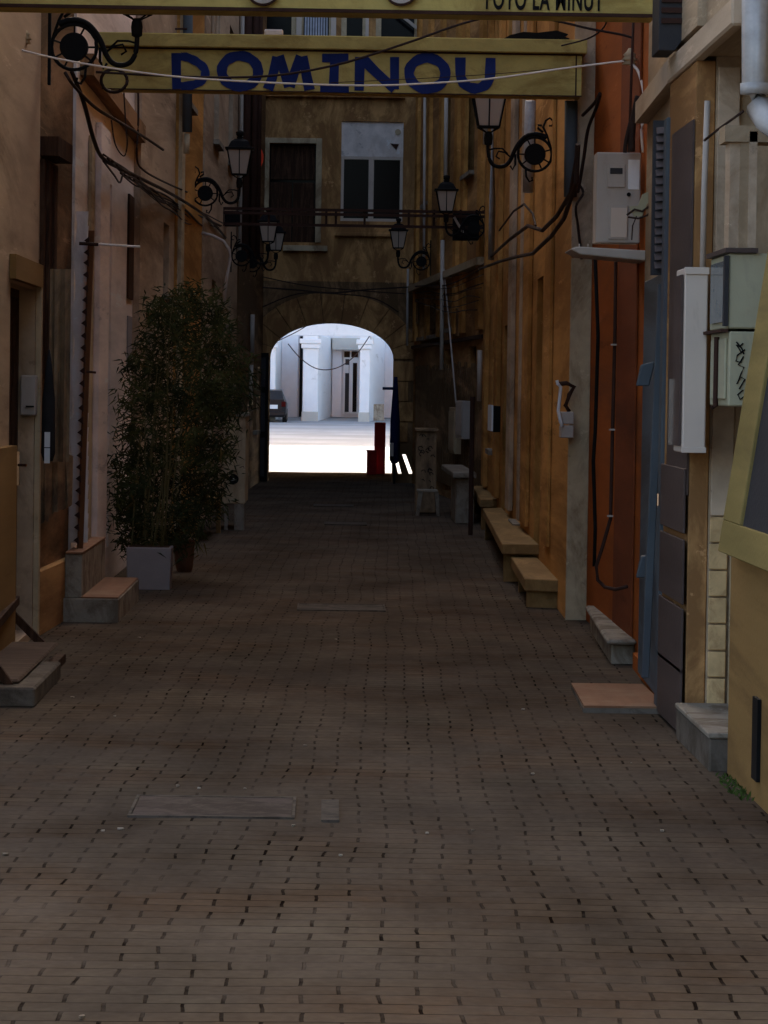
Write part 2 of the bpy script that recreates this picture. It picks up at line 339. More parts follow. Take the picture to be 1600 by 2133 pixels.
# ------------------------------------------------------------------ houses
H = 9.0
def hgt_for(W): y = max(W.A.y, (W.A+W.t*W.L).y); return 9.0 if y < 23.5 else (9.0 if y < 31 else (8.5 if y < 45 else 9.2))
def house(name, W, label, mt, ops=(), h=None, plinth=None, back=4.5, roof=True, u0=0, u1=None):
    """wall slab with real openings, solid body behind, panes in the openings"""
    u1 = W.L if u1 is None else u1
    h = h or hgt_for(W)
    t = thing(name, W.pt((u0+u1)/2, 0, -back/2), label, 'building')
    mb = MB(); wall_slab(mb, W, u0, u1, 0, h, [o[:4] for o in ops], .22); mb.build('wall', mt, t)
    MB().wbox(W, u0+.01, u1-.01, 0, h-.02, -back, -.225).build('body', mt, t)
    if roof:
        r = MB(); P = W.pt
        r.hexa([P(u0, h, .12), P(u1, h, .12), P(u1, h, -back), P(u0, h, -back), P(u0, h+.12, .12), P(u1, h+.12, .12), P(u1, h+1.6, -back), P(u0, h+1.6, -back)])
        r.build('roof', M['terra'], t)
    for o in ops:
        kind = o[4]; a, b, c, d = o[:4]
        if kind == 'window':
            fr = MB(); e = .05
            fr.wbox(W, a, a+e, c, d, -.2, -.12).wbox(W, b-e, b, c, d, -.2, -.12).wbox(W, a+e, b-e, c, c+e, -.2, -.12).wbox(W, a+e, b-e, d-e, d, -.2, -.12)
            fr.wbox(W, (a+b)/2-.025, (a+b)/2+.025, c+e, d-e, -.195, -.125)
            f = fr.build('window', o[5] if len(o) > 5 else M['wood'], t)
            MB().wbox(W, a+e, b-e, c+e, d-e, -.19, -.17).build('pane', M['glass'], f)
            MB().wbox(W, a-.06, b+.06, c-.06, c-.002, .0, .07).build('sill', M['conc'], f)
        elif kind == 'door':
            f = MB().wbox(W, a+.05, b-.05, c, d-.05, -.19, -.14)
            for q in range(3):
                z0 = c+.15+q*(d-c-.2)/3; f.wbox(W, a+.15, b-.15, z0, z0+(d-c)/3-.2, -.14, -.125)
            f = f.build('door', o[5] if len(o) > 5 else M['wood'], t)
            MB().wbox(W, a, a+.05, c, d, -.2, -.1).wbox(W, b-.05, b, c, d, -.2, -.1).wbox(W, a+.05, b-.05, d-.05, d, -.2, -.1).build('door_frame', M['wood'], f)
            MB().wbox(W, a+.09, a+.12, c+1.0, c+1.12, -.14, -.06).build('handle', M['steel'], f)
        elif kind == 'blind':
            MB().wbox(W, a+.01, b-.01, c+.01, d-.01, -.2, -.1).build('shutter', o[5] if len(o) > 5 else M['greyw'], t)
    return t
def part(t, name, W, r, d0, d1, mt, bevel=0, label=None):
    o = MB().wbox(W, r[0], r[1], r[2], r[3], d0, d1).build(name, mt, t, bevel=bevel)
    if label: o['label'] = label
    return o
def pipe(t, name, pts, r, mt):
    return MB().tube(pts, r, 10).build(name, mt, t, smooth=True)
def wp(W, px, py, d=0):
    u, z = W.hit(px, py, d); return W.pt(u, z, d)

# ---- right side ----
WA = Wall(-4.0, 1.82, 14.0, 1.82)                  # nearest house, upper wall recessed over a thick plinth
tA = house('corner_house', WA, 'nearest beige house on the right with mustard plinth and thick zinc drainpipe', M['beige'],
           ops=[(*WA.rect(1563, 292, 560, 1510), 'blind', M['beige'])] if False else ())
mb = MB().box(1.68, 1.818, -4.0, 14.0, .001, .93); mb.build('plinth', M['mustard'], tA, bevel=.006)
MB().box(1.664, 1.679, 12.92, 13.08, .10, .42).build('vent_slot', M['black'], tA)
MB().box(1.74, 1.818, -4.0, 14.0, 3.10, 3.26).build('string_course', M['beige_l'], tA, bevel=.01)
# zinc downpipe with elbow
p0 = at(1574, -60, 12.6); p1 = at(1574, 180, 12.6); p2 = at(1582, 222, 12.6); p3 = at(1600, 250, 12.5); p4 = at(1660, 290, 12.3)
pipe(tA, 'drainpipe', [p0, p1, p2, p3, p4], .052, M['zinc'])
pc = at(1574, 185, 12.6); MB().tube([pc-Vector((0, 0, .02)), pc+Vector((0, 0, .02))], .058, 14).build('pipe_collar', M['zinc'], tA, smooth=True)
# window recess strips on upper wall (far reveal visible)
WB = Wall(14.0, 2.05, 15.5, 2.05)                 # entrance niche
tB = thing('entrance_niche_house', (3, 15, 0), 'tall beige house on the right with recessed entrance and tiled door jamb', 'building')
MB().wbox(WB, 0, 1.5, 0, H, -3, 0).build('wall', M['beige'], tB)
MB().box(1.70, 2.05, 14.0, 15.5, 3.15, H).build('upper_wall', M['beige'], tB)
MB().box(1.64, 1.70, 14.0, 16.7, 3.13, 3.25).build('string_course', M['beige_l'], tB, bevel=.01)
# far jamb facing the camera
MB().box(1.66, 1.75, 15.5, 16.7, .0, 3.13).build('door_jamb', M['brownw'], tB, bevel=.004)
MB().box(1.752, 5, 15.5, 16.7, .0, H).build('pier', M['beige'], tB)
MB().box(1.66, 1.752, 15.5, 16.7, 3.29, H).build('upper_pier', M['beige'], tB)
zt = at(1495, 1075, 15.5).z; zb = at(1495, 1467, 15.5).z
mb = MB(); nrow = 7; hh = (zt-zb)/nrow
for i in range(nrow): mb.box(1.757+.003*random.random(), 1.84, 15.465+.006*random.random(), 15.498, zb+i*hh+.004, zb+(i+1)*hh-.004)
mb.build('tile_jamb', mat('glazed_tan_tile', (.62, .42, .20), rough=.5, var=.2, scale=9, dirt=(.42, .26, .12), dirt_amt=.3, dscale=(3, 3, 3)), tB, bevel=.004)
MB().box(1.852, 1.868, 15.44, 15.498, zb, zt).build('corner_bead', M['pil'], tB)
MB().box(1.76, 1.86, 15.47, 15.498, zt+.003, 3.1).build('jamb_plaster', M['beige_l'], tB, bevel=.003)
# brown door panel and tile dado on the pier side
WC = Wall(15.5, 1.66, 16.75, 1.66)
part(tB, 'brown_panel', WC, (0.0, .95, at(1440, 1030, 15.6).z, 2.86), .003, .012, M['tiled'])
mb = MB(); z0 = .01
for zz in (0.02, .30, .62, .95):
    mb.wbox(WC, 0.005, 1.1, zz, zz+.30, .013, .024)
mb.build('tile_dado', M['tiled'], tB, bevel=.003)
pipe(tB, 'conduit', [at(1474, 210, 15.4), at(1467, 400, 15.4), at(1464, 560, 15.4)], .014, M['pipew'])
pipe(tB, 'wall_cable', [at(1468, 292, 15.2), at(1495, 270, 14.9), at(1530, 245, 14.5), at(1548, 232, 14.2)], .006, M['cableb'])
# upper window reveal
for a, b, mt_ in ((1512, 1530, 'beige_l'), (1532, 1548, 'beige'), (1550, 1562, 'beige_l')):
    q0 = at(a, 300, 14.6); q1 = at(b, 520, 14.6)
    MB().box(q0.x, q1.x, 14.45-.02*(b-1512)/20, 14.6, q1.z, q0.z+(b-1512)*.0008).build('window_reveal', M[mt_], tB)
q0 = at(1508, 296, 14.44); q1 = at(1565, 286, 14.44); MB().box(q0.x, q1.x+.1, 14.40, 14.62, q0.z, q0.z+.07).build('window_lintel', M['beige'], tB)
# ventilation grille box up high
q0 = at(1372, 105, 16.2); q1 = at(1442, -60, 16.2)
t = thing('vent_cowl', (q0.x, 16.3, q0.z), 'dark slanted metal vent cowl under the top of the photo right of the yellow beam', 'vent')
mb = MB(); zc = q0.z
mb.prism([(q0.x, 16.2, zc), (q0.x+.08, 16.2, zc+.0), (q1.x, 16.2, zc+.11), (q1.x, 16.2, zc+.42), (q0.x, 16.2, zc+.42)], (0, .35, 0))
mb.build('hood', M['panel'], t, bevel=.004)
mb = MB()
for i in range(5): mb.box(q0.x+.01, q1.x-.01, 16.185, 16.198, zc+.13+i*.05, zc+.155+i*.05)
mb.build('grille', M['rust'], t)

# blue metal door with louvred shutter
WD = Wall(16.7, 1.72, 19.3, 1.79)
tD = thing('blue_door_bay', (3, 18, 0), 'narrow house bay on the right holding the blue-grey metal door', 'building')
MB().wbox(WD, 0, WD.L, 0, H, -3, 0).build('wall', M['beige'], tD)
MB().wbox(WD, .0, WD.L, 3.14, 3.26, .0, .07).build('string_course', M['beige_l'], tD)
MB().wbox(WD, .25, WD.L, .0, at(1340, 1400, 18.2).z+.02, .0, .03).build('door_base', M['orange'], tD)
door = MB().wbox(WD, .30, 1.85, .05, at(1350, 580, 18).z, .004, .05).build('door', M['blued'], tD, bevel=.004)
mb = MB(); pb = at(1379, 1492, 16.68); ptp = at(1403, 245, 16.68)
mb.hexa([(pb.x-.03, 16.66, 0), (pb.x+.035, 16.66, 0), (pb.x+.035, 16.8, 0), (pb.x-.03, 16.8, 0), (ptp.x-.035, 16.66, ptp.z), (ptp.x+.035, 16.66, ptp.z), (ptp.x+.035, 16.8, ptp.z), (ptp.x-.035, 16.8, ptp.z)])
mb.build('door_post', M['bluem'], door, bevel=.005)
pk = at(1360, 1250, 17.0)
MB().hexa([(pk.x-.05, 17.0, .15), (pk.x-.012, 17.0, .15), (pk.x-.012, 17.06, .15), (pk.x-.05, 17.06, .15), (pk.x+.0, 17.0, 2.15), (pk.x+.045, 17.0, 2.15), (pk.x+.045, 17.06, 2.15), (pk.x+.0, 17.06, 2.15)]).build('door_stile', M['bluem'], door, bevel=.004)
lz0 = at(1385, 560, 16.9).z; lz1 = at(1385, 262, 16.9).z; lx0 = at(1366, 400, 16.9).x; lx1 = at(1398, 400, 16.9).x
mb = MB(); nl = 17
for i in range(nl):
    z = lz0+(lz1-lz0)*i/nl; hgt = (lz1-lz0)/nl
    mb.hexa([(lx0, 16.86, z), (lx1, 16.86, z+.008), (lx1, 16.9, z+.008), (lx0, 16.9, z), (lx0, 16.90, z+hgt*.8), (lx1, 16.90, z+hgt*.8+.008), (lx1, 16.93, z+hgt*.8+.008), (lx0, 16.93, z+hgt*.8)])
mb.build('louvre', mat('louvre_brown_metal', (.12, .09, .08), rough=.5), door)
MB().box(lx0-.012, lx1+.0, 16.94, 16.99, lz0-.03, lz1+.03).build('louvre_back', M['panel'], door)
hz = at(1377, 1020, 16.6).z
mb = MB().box(pb.x-.03, pb.x+.035, 16.6, 16.655, hz-.01, hz+.025).box(pb.x-.03, pb.x-.018, 16.57, 16.6, hz-.06, hz+.02)
mb.build('latch', M['black'], door, bevel=.003)
MB().tube([(pb.x-.045, 16.6, hz-.08), (pb.x-.045, 16.6, hz-.02)], .008, 8).build('padlock', M['steel'], door)
for yy in (780, 1180):
    q = at(1345, yy, 17.4); d_ = MB(); sx = 1
    d_.hexa([(q.x-.05, 17.4, q.z-.06), (q.x+.02, 17.4, q.z-.06), (q.x+.03, 17.5, q.z-.06), (q.x-.04, 17.5, q.z-.06), (q.x-.02, 17.4, q.z+.05), (q.x+.05, 17.4, q.z+.07), (q.x+.05, 17.5, q.z+.07), (q.x-.02, 17.5, q.z+.05)])
    d_.build('hinge_cover', M['bluem'], door, bevel=.006)

# orange house
WE = Wall(19.3, 1.80, 23.4, 1.80)
ur = WE.rect(1262, 700, 1280, 1240)
tE = house('orange_house', WE, 'rust orange house on the right between the blue door and the pale pilaster', M['orange'], u0=.0, u1=4.1)
mb = MB(); 
mb.wbox(WE, WE.hit(1326, 900)[0], WE.hit(1287, 900)[0], .02, 8.6, .002, .015)
mb.build('pilaster', mat('plaster_orange_dark', (.20, .055, .02), dirt=(.13, .04, .018), dirt_amt=.3), tE, bevel=.004)
pts = [at(1283, 545, 20.0), at(1281, 700, 20), at(1276, 900, 20), at(1272, 1080, 20), at(1255, 1140, 20), at(1242, 1180, 20), at(1245, 1208, 20), at(1260, 1223, 20), at(1282, 1228, 19.9), at(1306, 1222, 19.8)]
pipe(tE, 'cable_conduit', pts, .011, M['rust'])
for yy in (718, 895, 1075): q = at(1279-(yy-718)*.022, yy, 19.96); MB().box(q.x-.017, q.x+.017, 19.95, 19.99, q.z-.005, q.z+.005).build('clip', M['pipew'], tE)
pipe(tE, 'wall_cable', [at(1240, 540, 21.6), at(1246, 700, 21.6), at(1240, 900, 21.6), at(1236, 960, 21.6), at(1240, 1100, 21.6), at(1238, 1180, 21.6)], .012, M['black'])
pipe(tE, 'thin_pipe', [at(1320, 30, 19.6), at(1314, 200, 19.6), at(1310, 318, 19.6)], .008, M['rust'])

# meter box on its tray
q0 = at(1240, 505, 19.5); q1 = at(1336, 318, 19.5)
t = thing('meter_box', (q0.x, 19.5, q0.z), 'grey electricity meter box with white paper note, on the metal tray against the orange wall', 'meter box', 'electricity meter boxes')
bx = MB().box(q0.x, q1.x, 19.5, 19.72, q0.z, q1.z).build('case', M['metal'], t, bevel=.006)
def fr(a, b, c, d, Y, y0, y1, nm, mt, par, bev=.002):
    u = at(a, d, Y); v = at(b, c, Y); return MB().box(u.x, v.x, y0, y1, u.z, v.z).build(nm, mt, par, bevel=bev)
fr(1265, 1302, 343, 390, 19.5, 19.485, 19.499, 'window_frame', M['metal'], t)
fr(1271, 1297, 350, 362, 19.485, 19.479, 19.484, 'display', M['panel'], t)
fr(1308, 1333, 333, 395, 19.5, 19.493, 19.499, 'paper_note', M['paper'], t)
fr(1266, 1308, 428, 498, 19.5, 19.486, 19.499, 'lower_door', M['metal'], t)
fr(1272, 1307, 433, 494, 19.486, 19.481, 19.485, 'lower_door_panel', M['cabw'], t)
mb = MB(); q = at(1310, 405, 19.49); mb.disc(q, .012, (0, 1, 0), .004); mb.build('lock', M['black'], t)
q0 = at(1188, 528, 19.4); q1 = at(1362, 515, 19.4)
t = thing('metal_tray', (q0.x, 19.4, q0.z), 'pale metal tray bracket sticking out of the orange wall under the meter box', 'bracket')
mb = MB(); P0 = at(1185, 520, 19.4); P1 = at(1360, 535, 19.4)
mb.prism([(P0.x, 19.3, P0.z), (P0.x+.06, 19.3, P0.z-.03), (P1.x, 19.3, P1.z-.03), (P1.x, 19.3, P1.z+.03), (P0.x+.04, 19.3, P0.z+.015)], (0, .5, 0))
mb.build('tray', M['metal'], t, bevel=.006)
mb = MB(); 
for a in (1207, 1225): q = at(a, 512, 19.42); mb.box(q.x-.004, q.x+.004, 19.42, 19.43, q.z-.004, q.z+.012)
mb.tube([at(1362, 380, 19.3), at(1350, 450, 19.3), at(1357, 530, 19.3)], .014, 8)
mb.build('brace', M['metal'], t)
# torn carton / paper and wires hanging beside the meter box
t = thing('torn_carton', at(1350, 420, 19.1), 'torn grey paper and loose wires hanging beside the meter box', 'rubbish')
mb = MB(); pl = [(1338, 405), (1352, 398), (1368, 376), (1366, 412), (1348, 425), (1338, 450), (1322, 452), (1310, 430), (1330, 428)]
mb.prism([at(a, b, 19.1) for a, b in pl], (0, .02, 0)); mb.build('paper', M['greeng'], t)
mb = MB(); mb.tube([at(a, b, 19.08) for a, b in ((1306, 448), (1322, 436), (1338, 440), (1352, 430), (1358, 412))], .007, 6)
mb.tube([at(a, b, 19.08) for a, b in ((1308, 452), (1330, 455), (1350, 448), (1362, 425))], .006, 6)
mb.tube([at(a, b, 19.08) for a, b in ((1326, 450), (1318, 470), (1316, 500))], .004, 6)
mb.build('wires', M['cableb'], t)

# white cabinet, two meter cabinets
q0 = at(1421, 943, 15.1); q1 = at(1476, 558, 15.1)
t = thing('wall_cabinet', (q0.x, 15.1, q0.z), 'tall narrow white wall cabinet right of the blue door post', 'cabinet')
MB().box(q0.x, q1.x, 15.1, 15.48, q0.z, q1.z).build('case', M['cabw'], t, bevel=.005)
MB().box(q0.x-.004, q1.x+.004, 15.09, 15.099, q1.z-.03, q1.z+.002).box(q0.x-.004, q1.x+.004, 15.09, 15.099, q0.z, q0.z+.025).build('rim', M['cabw'], t, bevel=.002)
MB().box(q0.x-.012, q0.x-.003, 15.14, 15.46, q0.z+.03, q1.z-.03).build('side_door', M['tiled'], t)
MB().box(q0.x-.03, q0.x-.012, 15.44, 15.455, q0.z+.03, q1.z-.5).build('steel_strip', M['steel'], t)
def metercab(y0, y1, lab, glassy):
    a = at(1517, y1, 14.4); b = at(1517, y0, 14.4)
    t = thing('meter_cabinet', (a.x, 14.6, a.z), lab, 'meter box', 'electricity meter boxes')
    c = MB().box(a.x, 1.93, 14.4, 15.1, a.z, b.z).build('case', M['greeng'], t, bevel=.006)
    if glassy:
        MB().box(a.x-.012, a.x-.001, 14.46, 15.0, a.z+.03, b.z-.03).build('window', M['meterg'], t)
        MB().box(a.x-.02, a.x+.12, 14.375, 15.12, b.z+.002, b.z+.022).build('lid', M['tiled'], t)
        MB().box(a.x-.03, a.x+.0, 14.40, 15.15, a.z-.016, a.z-.003).build('bottom_rail', M['rust'], t)
        MB().box(a.x-.02, a.x-.002, 14.392, 14.45, a.z+.01, b.z-.01).build('hinge_strip', M['panel'], t)
    else:
        MB().box(a.x-.012, a.x-.001, 14.46, 15.0, a.z+.03, b.z-.03).build('door', M['greeng'], t, bevel=.003)
        g = MB(); path = [(1548, 715), (1541, 722), (1534, 718), (1545, 735), (1552, 728), (1536, 740), (1533, 752), (1543, 755), (1549, 742), (1538, 760), (1550, 765), (1544, 778), (1535, 800), (1543, 785), (1552, 790), (1540, 810), (1548, 812), (1537, 822), (1542, 832), (1550, 826)]
        g.tube([at(x, y, 14.396) for x, y in path], .0035, 6)
        g.tube([at(x, y, 14.396) for x, y in ((1534, 712), (1545, 725), (1550, 738))], .0035, 6)
        g.build('graffiti', M['black'], t)
        MB().tube([(a.x-.02, 14.7, b.z-.02), (a.x-.02, 14.7, a.z+.0), (a.x-.04, 14.7, a.z-.01)], .012, 8).build('old_pipe', M['rust'], t)
    return t
metercab(527, 684, 'greenish grey meter cabinet with a dark window, upper of the pair on the right', True)
metercab(690, 846, 'greenish grey meter cabinet with black scribbled graffiti, lower of the pair on the right', False)

# leaning signboard
t = thing('signboard', (1.7, 12.6, .93), 'black board in a yellow frame leaning on the mustard plinth at the right edge', 'sign')
def lean(u0, u1, v0, v1, o0, o1):                 # u along Y from 13.75 towards viewer, v up the leaning face
    a = Vector((1.625, 13.75, .95)); ud = Vector((0, -1, 0)); vd = Vector((.17, 0, 1.15)).normalized(); nd = Vector((-vd.z, 0, vd.x))
    p = [a+ud*u+vd*v+nd*o for o in (o0, o1) for u, v in ((u0, v0), (u1, v0), (u1, v1), (u0, v1))]
    return p
fm = MB(); fm.hexa(lean(0, 2.6, 0, .13, 0, .03)); fm.hexa(lean(0, .55, .13, 2.0, 0, .03)); fm.hexa(lean(.55, 2.6, 1.9, 2.0, 0, .03))
fm.build('frame', M['yellowf'], t, bevel=.004)
MB().hexa(lean(.55, 2.6, .13, 1.9, .0, .015)).build('panel', M['panel'], t)

# steps right
def step(name, x0, x1, y0, y1, z0, z1, mt, top, label, cap=.025):
    t = thing(name, ((x0+x1)/2, y0, z0), label, 'step')
    MB().box(x0, x1, y0, y1, z0, z1-cap).build('riser', mt, t, bevel=.008)
    MB().box(x0-.006, x1+.006, y0-.008, y1, z1-cap+.001, z1).build('tread', top, t, bevel=.005)
    return t
step('doorstep', 1.615, 2.04, 14.1, 15.46, 0, .17, M['concg'], M['conc'], 'grey stone doorstep below the tiled jamb on the right')
q = gnd(1192, 1436, .03); q2 = gnd(1215, 1475, .03)
t = thing('tiled_slab', (1.5, 17, 0), 'thin orange tiled slab on the paving before the blue door', 'step')
a = gnd(1215, 1487); b = gnd(1190, 1438)
MB().hexa([(a.x, a.y, 0), (1.69, a.y, 0), (1.69, b.y, 0), (b.x, b.y, 0), (a.x, a.y, .028), (1.69, a.y, .028), (1.69, b.y, .028), (b.x, b.y, .028)]).build('bed', M['concg'], t)
MB().hexa([(a.x+.005, a.y+.02, .029), (1.69, a.y+.02, .029), (1.69, b.y, .029), (b.x, b.y, .029), (a.x+.005, a.y+.02, .04), (1.69, a.y+.02, .04), (1.69, b.y, .04), (b.x, b.y, .04)]).build('tile', M['tileo'], t)
a = at(1262, 1392, 19.6)
t = thing('stone_step', (1.75, 20.2, 0), 'worn stone step at the foot of the orange house', 'step')
MB().hexa([(1.66, 19.6, 0), (1.798, 19.6, 0), (1.798, 22.4, 0), (1.75, 22.4, 0), (1.66, 19.6, .13), (1.798, 19.6, .13), (1.798, 22.4, .13), (1.75, 22.4, .13)]).build('support', M['conc'], t, bevel=.012)
MB().hexa([(1.62, 19.5, .131), (1.798, 19.5, .131), (1.798, 22.6, .131), (1.73, 22.6, .131), (1.63, 19.5, .16), (1.798, 19.5, .16), (1.798, 22.6, .16), (1.74, 22.6, .16)]).build('tread', M['conc'], t, bevel=.01)

# ochre house (angled)
WF = Wall(23.4, 1.66, 44.0, 2.0)
def op(W, xn, yt, yb, xf, kind, *m): 
    r = W.rect(xn, yt, yb, xf); z0 = r[2]
    if kind == 'door': z0 = .12
    return (r[0], r[1], max(z0, .12), r[3], kind, *m)
opsF = [(4.2, 5.3, .15, 2.55, 'door'), (8.2, 9.3, .35, 2.6, 'window'), (12.2, 13.2, .15, 2.3, 'door'), (16.0, 17.2, .9, 2.2, 'window'),
        (8.2, 9.3, 4.9, 6.6, 'window'), (12.2, 13.3, 4.9, 6.6, 'window'), (16.2, 17.3, 4.9, 6.6, 'window')]
tF = house('ochre_house', WF, 'long ochre plastered house on the right with narrow pilasters and the yellow benches', M['ochre'], ops=opsF)
MB().box(1.655, 1.80, 23.36, 23.398, 0.0, at(1210, 538, 23.4).z).build('corner_pilaster', M['pil'], tF, bevel=.004)
MB().box(1.655, 1.80, 23.36, 23.398, at(1210, 536, 23.4).z, 8.4).build('upper_corner', M['pink'], tF, bevel=.004)
for i, (u, wd, dd, mm, zt) in enumerate(((2.4, .9, .03, 'ochre', 8.3), (7.5, .45, .05, 'pink', 8.3), (6.2, 1.2, .04, 'ochre', 8.3), (10.0, .9, .05, 'pink', 8.3), (14.0, .9, .06, 'ochre', 8.3), (18.4, .9, .06, 'ochre', 8.3))):
    MB().wbox(WF, u, u+wd, .4, min(zt, 8.3), .002, dd).build('pilaster', M[mm], tF, bevel=.006)
part(tF, 'eaves_moulding', WF, (0.1, WF.L, 8.6, 8.8), .002, .2, M['pink'])
pipe(tF, 'drainpipe', [wp(WF, 1026, 100, .12), wp(WF, 1026, 420, .12), wp(WF, 1023, 540, .12)], .035, M['zinc'])
pipe(tF, 'downspout', [wp(WF, 1105, 210, .12), wp(WF, 1100, 400, .12)], .045, M['zinc'])
pipe(tF, 'vent_pipe', [at(1190, 210, 23.3), at(1188, 410, 23.3)], .045, M['bluem'])
def wcable(name, W, pts, r, mt, label, d=.05, cat='cable'):
    o = MB().tube([wp(W, a, b, d) for a, b in pts], r, 6).build(name, mt); return tag(o, label, cat)
for pts, lb in (([(1022, 535), (1060, 500), (1100, 470), (1130, 480), (1160, 450), (1190, 400), (1202, 330)], 'sagging dark cable bundle on the ochre house, upper loop under the lamp'),
                ([(1000, 560), (1040, 545), (1075, 535), (1110, 528), (1150, 490), (1175, 455), (1200, 380), (1204, 300)], 'sagging dark cable bundle on the ochre house, lower thick loop')):
    wcable('wall_cable', WF, pts, .016, M['cableb'], lb, .12)
wcable('wall_cable', WF, [(1040, 480), (1070, 440), (1092, 425), (1110, 445), (1116, 470)], .010, M['cableb'], 'thin dark cable peak beside the drainpipe foot', .12)

# tan house closing in towards the arch (oblique)
WG = Wall(44.0, 2.0, 56.9, 1.39)
opsG = [(1.2, 2.4, .1, 2.2, 'door'), (4.6, 5.8, 2.5, 3.1, 'window'), (7.6, 9.2, 2.45, 3.1, 'window'), (10.2, 11.4, 2.45, 3.1, 'window'), (5.0, 6.4, .1, 2.2, 'door'),
        (2.0, 3.4, 4.6, 6.4, 'window'), (6.0, 7.4, 4.6, 6.4, 'window'), (9.6, 11, 4.6, 6.4, 'window')]
tG = house('tan_house', WG, 'dark tan house with many pipes on the right, running up to the arch', M['brownw'], ops=opsG)
part(tG, 'ledge', WG, (0, WG.L, 3.24, 3.34), .002, .12, M['pil'])
part(tG, 'lower_ledge', WG, (0, WG.L, 2.28, 2.33), .002, .05, M['rust'])
for u_p in (.3, 2.9, 4.1, 7.0, 9.4, 12.0): part(tG, 'pilaster', WG, (u_p, u_p+.5, 2.4, 9.0), .002, .06, M['ochre'])
mb = MB(); rr = random.Random(3)
for i in range(34):
    u = i*.36; mb.wbox(WG, u, u+.22, 0.2, 1.9+.1*rr.random(), .003, .03)
mb.build('board_cladding', M['dark_plaster'], tG, bevel=.004)
for px_, y0_, y1_, r_ in ((843, 195, 745, .025), (885, 195, 560, .022), (922, 500, 770, .03), (930, 195, 385, .03), (850, 560, 720, .02), (1000, 730, 835, .03), (1013, 205, 300, .03)):
    W_ = WG if px_ < 1000 else WF
    pipe(tG if W_ is WG else tF, 'drainpipe', [wp(W_, px_, y0_, .12), wp(W_, px_-2, y1_, .12)], r_, M['pipew'])
pipe(tG, 'thin_pipe', [wp(WG, 925, 560, .1), wp(WG, 938, 700, .1), wp(WG, 950, 840, .1)], .012, M['pipew'])
for k, (x, y) in enumerate(((870, 640), (905, 650), (955, 660))):
    u, z = WG.hit(x, y); part(tG, 'blind_niche', WG, (u-.4, u+.4, z-.28, z+.12), .01, .04, M['dark_plaster'])

# benches along the ochre house
def bench(xl, xr, y0, y1, ytop0, dz, label, zt):
    pass
def bench4(c, zt, th, legs, label, mt):
    """c = near-left, near-right, far-right, far-left in plan"""
    t = thing('bench', (c[0][0], c[0][1], 0), label, 'bench', 'yellow plank benches')
    p = [(x, y, zt-th) for x, y in c]+[(x, y, zt) for x, y in c]
    MB().hexa(p).build('seat', mt, t, bevel=.006)
    for f, ht in legs:
        def L(a, b, k): return (a[0]+(b[0]-a[0])*k, a[1]+(b[1]-a[1])*k)
        f2 = f+.12/max(1, (c[3][1]-c[0][1]))
        n0 = L(c[0], c[3], f); n1 = L(c[1], c[2], f); n2 = L(c[1], c[2], f2); n3 = L(c[0], c[3], f2)
        n0 = (n0[0]+.02, n0[1]); n3 = (n3[0]+.02, n3[1])
        MB().hexa([(*n0, 0), (*n1, 0), (*n2, 0), (*n3, 0), (*n0, zt-th-.001), (*n1, zt-th-.001), (*n2, zt-th-.001), (*n3, zt-th-.001)]).build('leg', mt, t, bevel=.004)
    return t
def pl(px, py, z): q = gnd(px, py, z); return (q.x, q.y)
bench4([pl(1093, 1205, .22), (1.70, 24.5), (1.74, 29.0), pl(1062, 1150, .24)], .22, .09, ((.02, 0), (.5, 0), (.95, 0)), 'broad low yellow bench with stub end, nearest the pale pilaster', M['yw'])
bench4([pl(1046, 1133, .33), (1.74, pl(1046, 1133, .33)[1]), (1.87, 36.4), pl(1006, 1057, .34)], 0.33, .085, ((.02, 0), (.95, 0)), 'yellow plank bench on the right, middle of three', M['yw'])
bench4([pl(1000, 1040, .36), (1.92, pl(1000, 1040, .36)[1]), (1.98, 43.6), pl(984, 1012, .36)], .36, .09, ((.03, 0), (.92, 0)), 'short yellow plank bench on the right, farthest of three', M['yw'])
# concrete block + post beyond benches
t = thing('concrete_plinth', (1.6, 40, 0), 'grey concrete block with projecting top slab beyond the benches on the right', 'block')
MB().box(1.50, 1.72, 40.0, 41.5, 0, .55).build('block', M['conc'], t, bevel=.015)
MB().box(1.46, 1.74, 39.9, 44, .551, .62).build('slab', M['conc'], t, bevel=.01)
q = gnd(980, 1116); zt = at(982, 826, q.y).z
o = MB().tube([(q.x, q.y, 0), (q.x, q.y, zt)], .026, 10).build('post', M['rust']); tag(o, 'thin dark brown post standing by the farthest bench', 'post')
# graffiti cabinet and little white stool in front
t = thing('utility_cabinet', (1.2, 43, 0), 'pale utility cabinet covered with dark stickers on the right before the arch', 'cabinet')
MB().box(1.10, 1.36, 43, 43.5, .02, 1.06).build('case', M['tarp'], t, bevel=.008)
MB().box(1.08, 1.38, 42.95, 43.55, 1.061, 1.10).build('lid', M['tarp'], t, bevel=.006)
mb = MB(); rr = random.Random(5)
for i in range(16):
    x = 1.12+rr.random()*.2; z = .3+rr.random()*.7; mb.tube([(x+.03*math.cos(a)*rr.uniform(.5, 1.2), 42.995, z+.035*math.sin(a)*rr.uniform(.5, 1.2)) for a in [k*.9 for k in range(rr.randint(3, 7))]], .005, 5)
mb.build('graffiti', M['black'], t)
t = thing('stool', (1.22, 42.3, 0), 'small pale stool with splayed legs before the stickered cabinet', 'stool')
MB().box(1.10, 1.36, 42.15, 42.5, .31, .34).build('seat', M['conc'], t, bevel=.006)
for sx in (0, 1):
    for sy in (0, 1):
        x = 1.12+.2*sx; y = 42.18+.26*sy; k = .03*(1 if sx else -1)
        MB().hexa([(x+k, y, .008), (x+k+.035, y, .008), (x+k+.035, y+.035, .008), (x+k, y+.035, .008), (x, y, .309), (x+.05, y, .309), (x+.05, y+.035, .309), (x, y+.035, .309)]).build('leg', M['conc'], t)
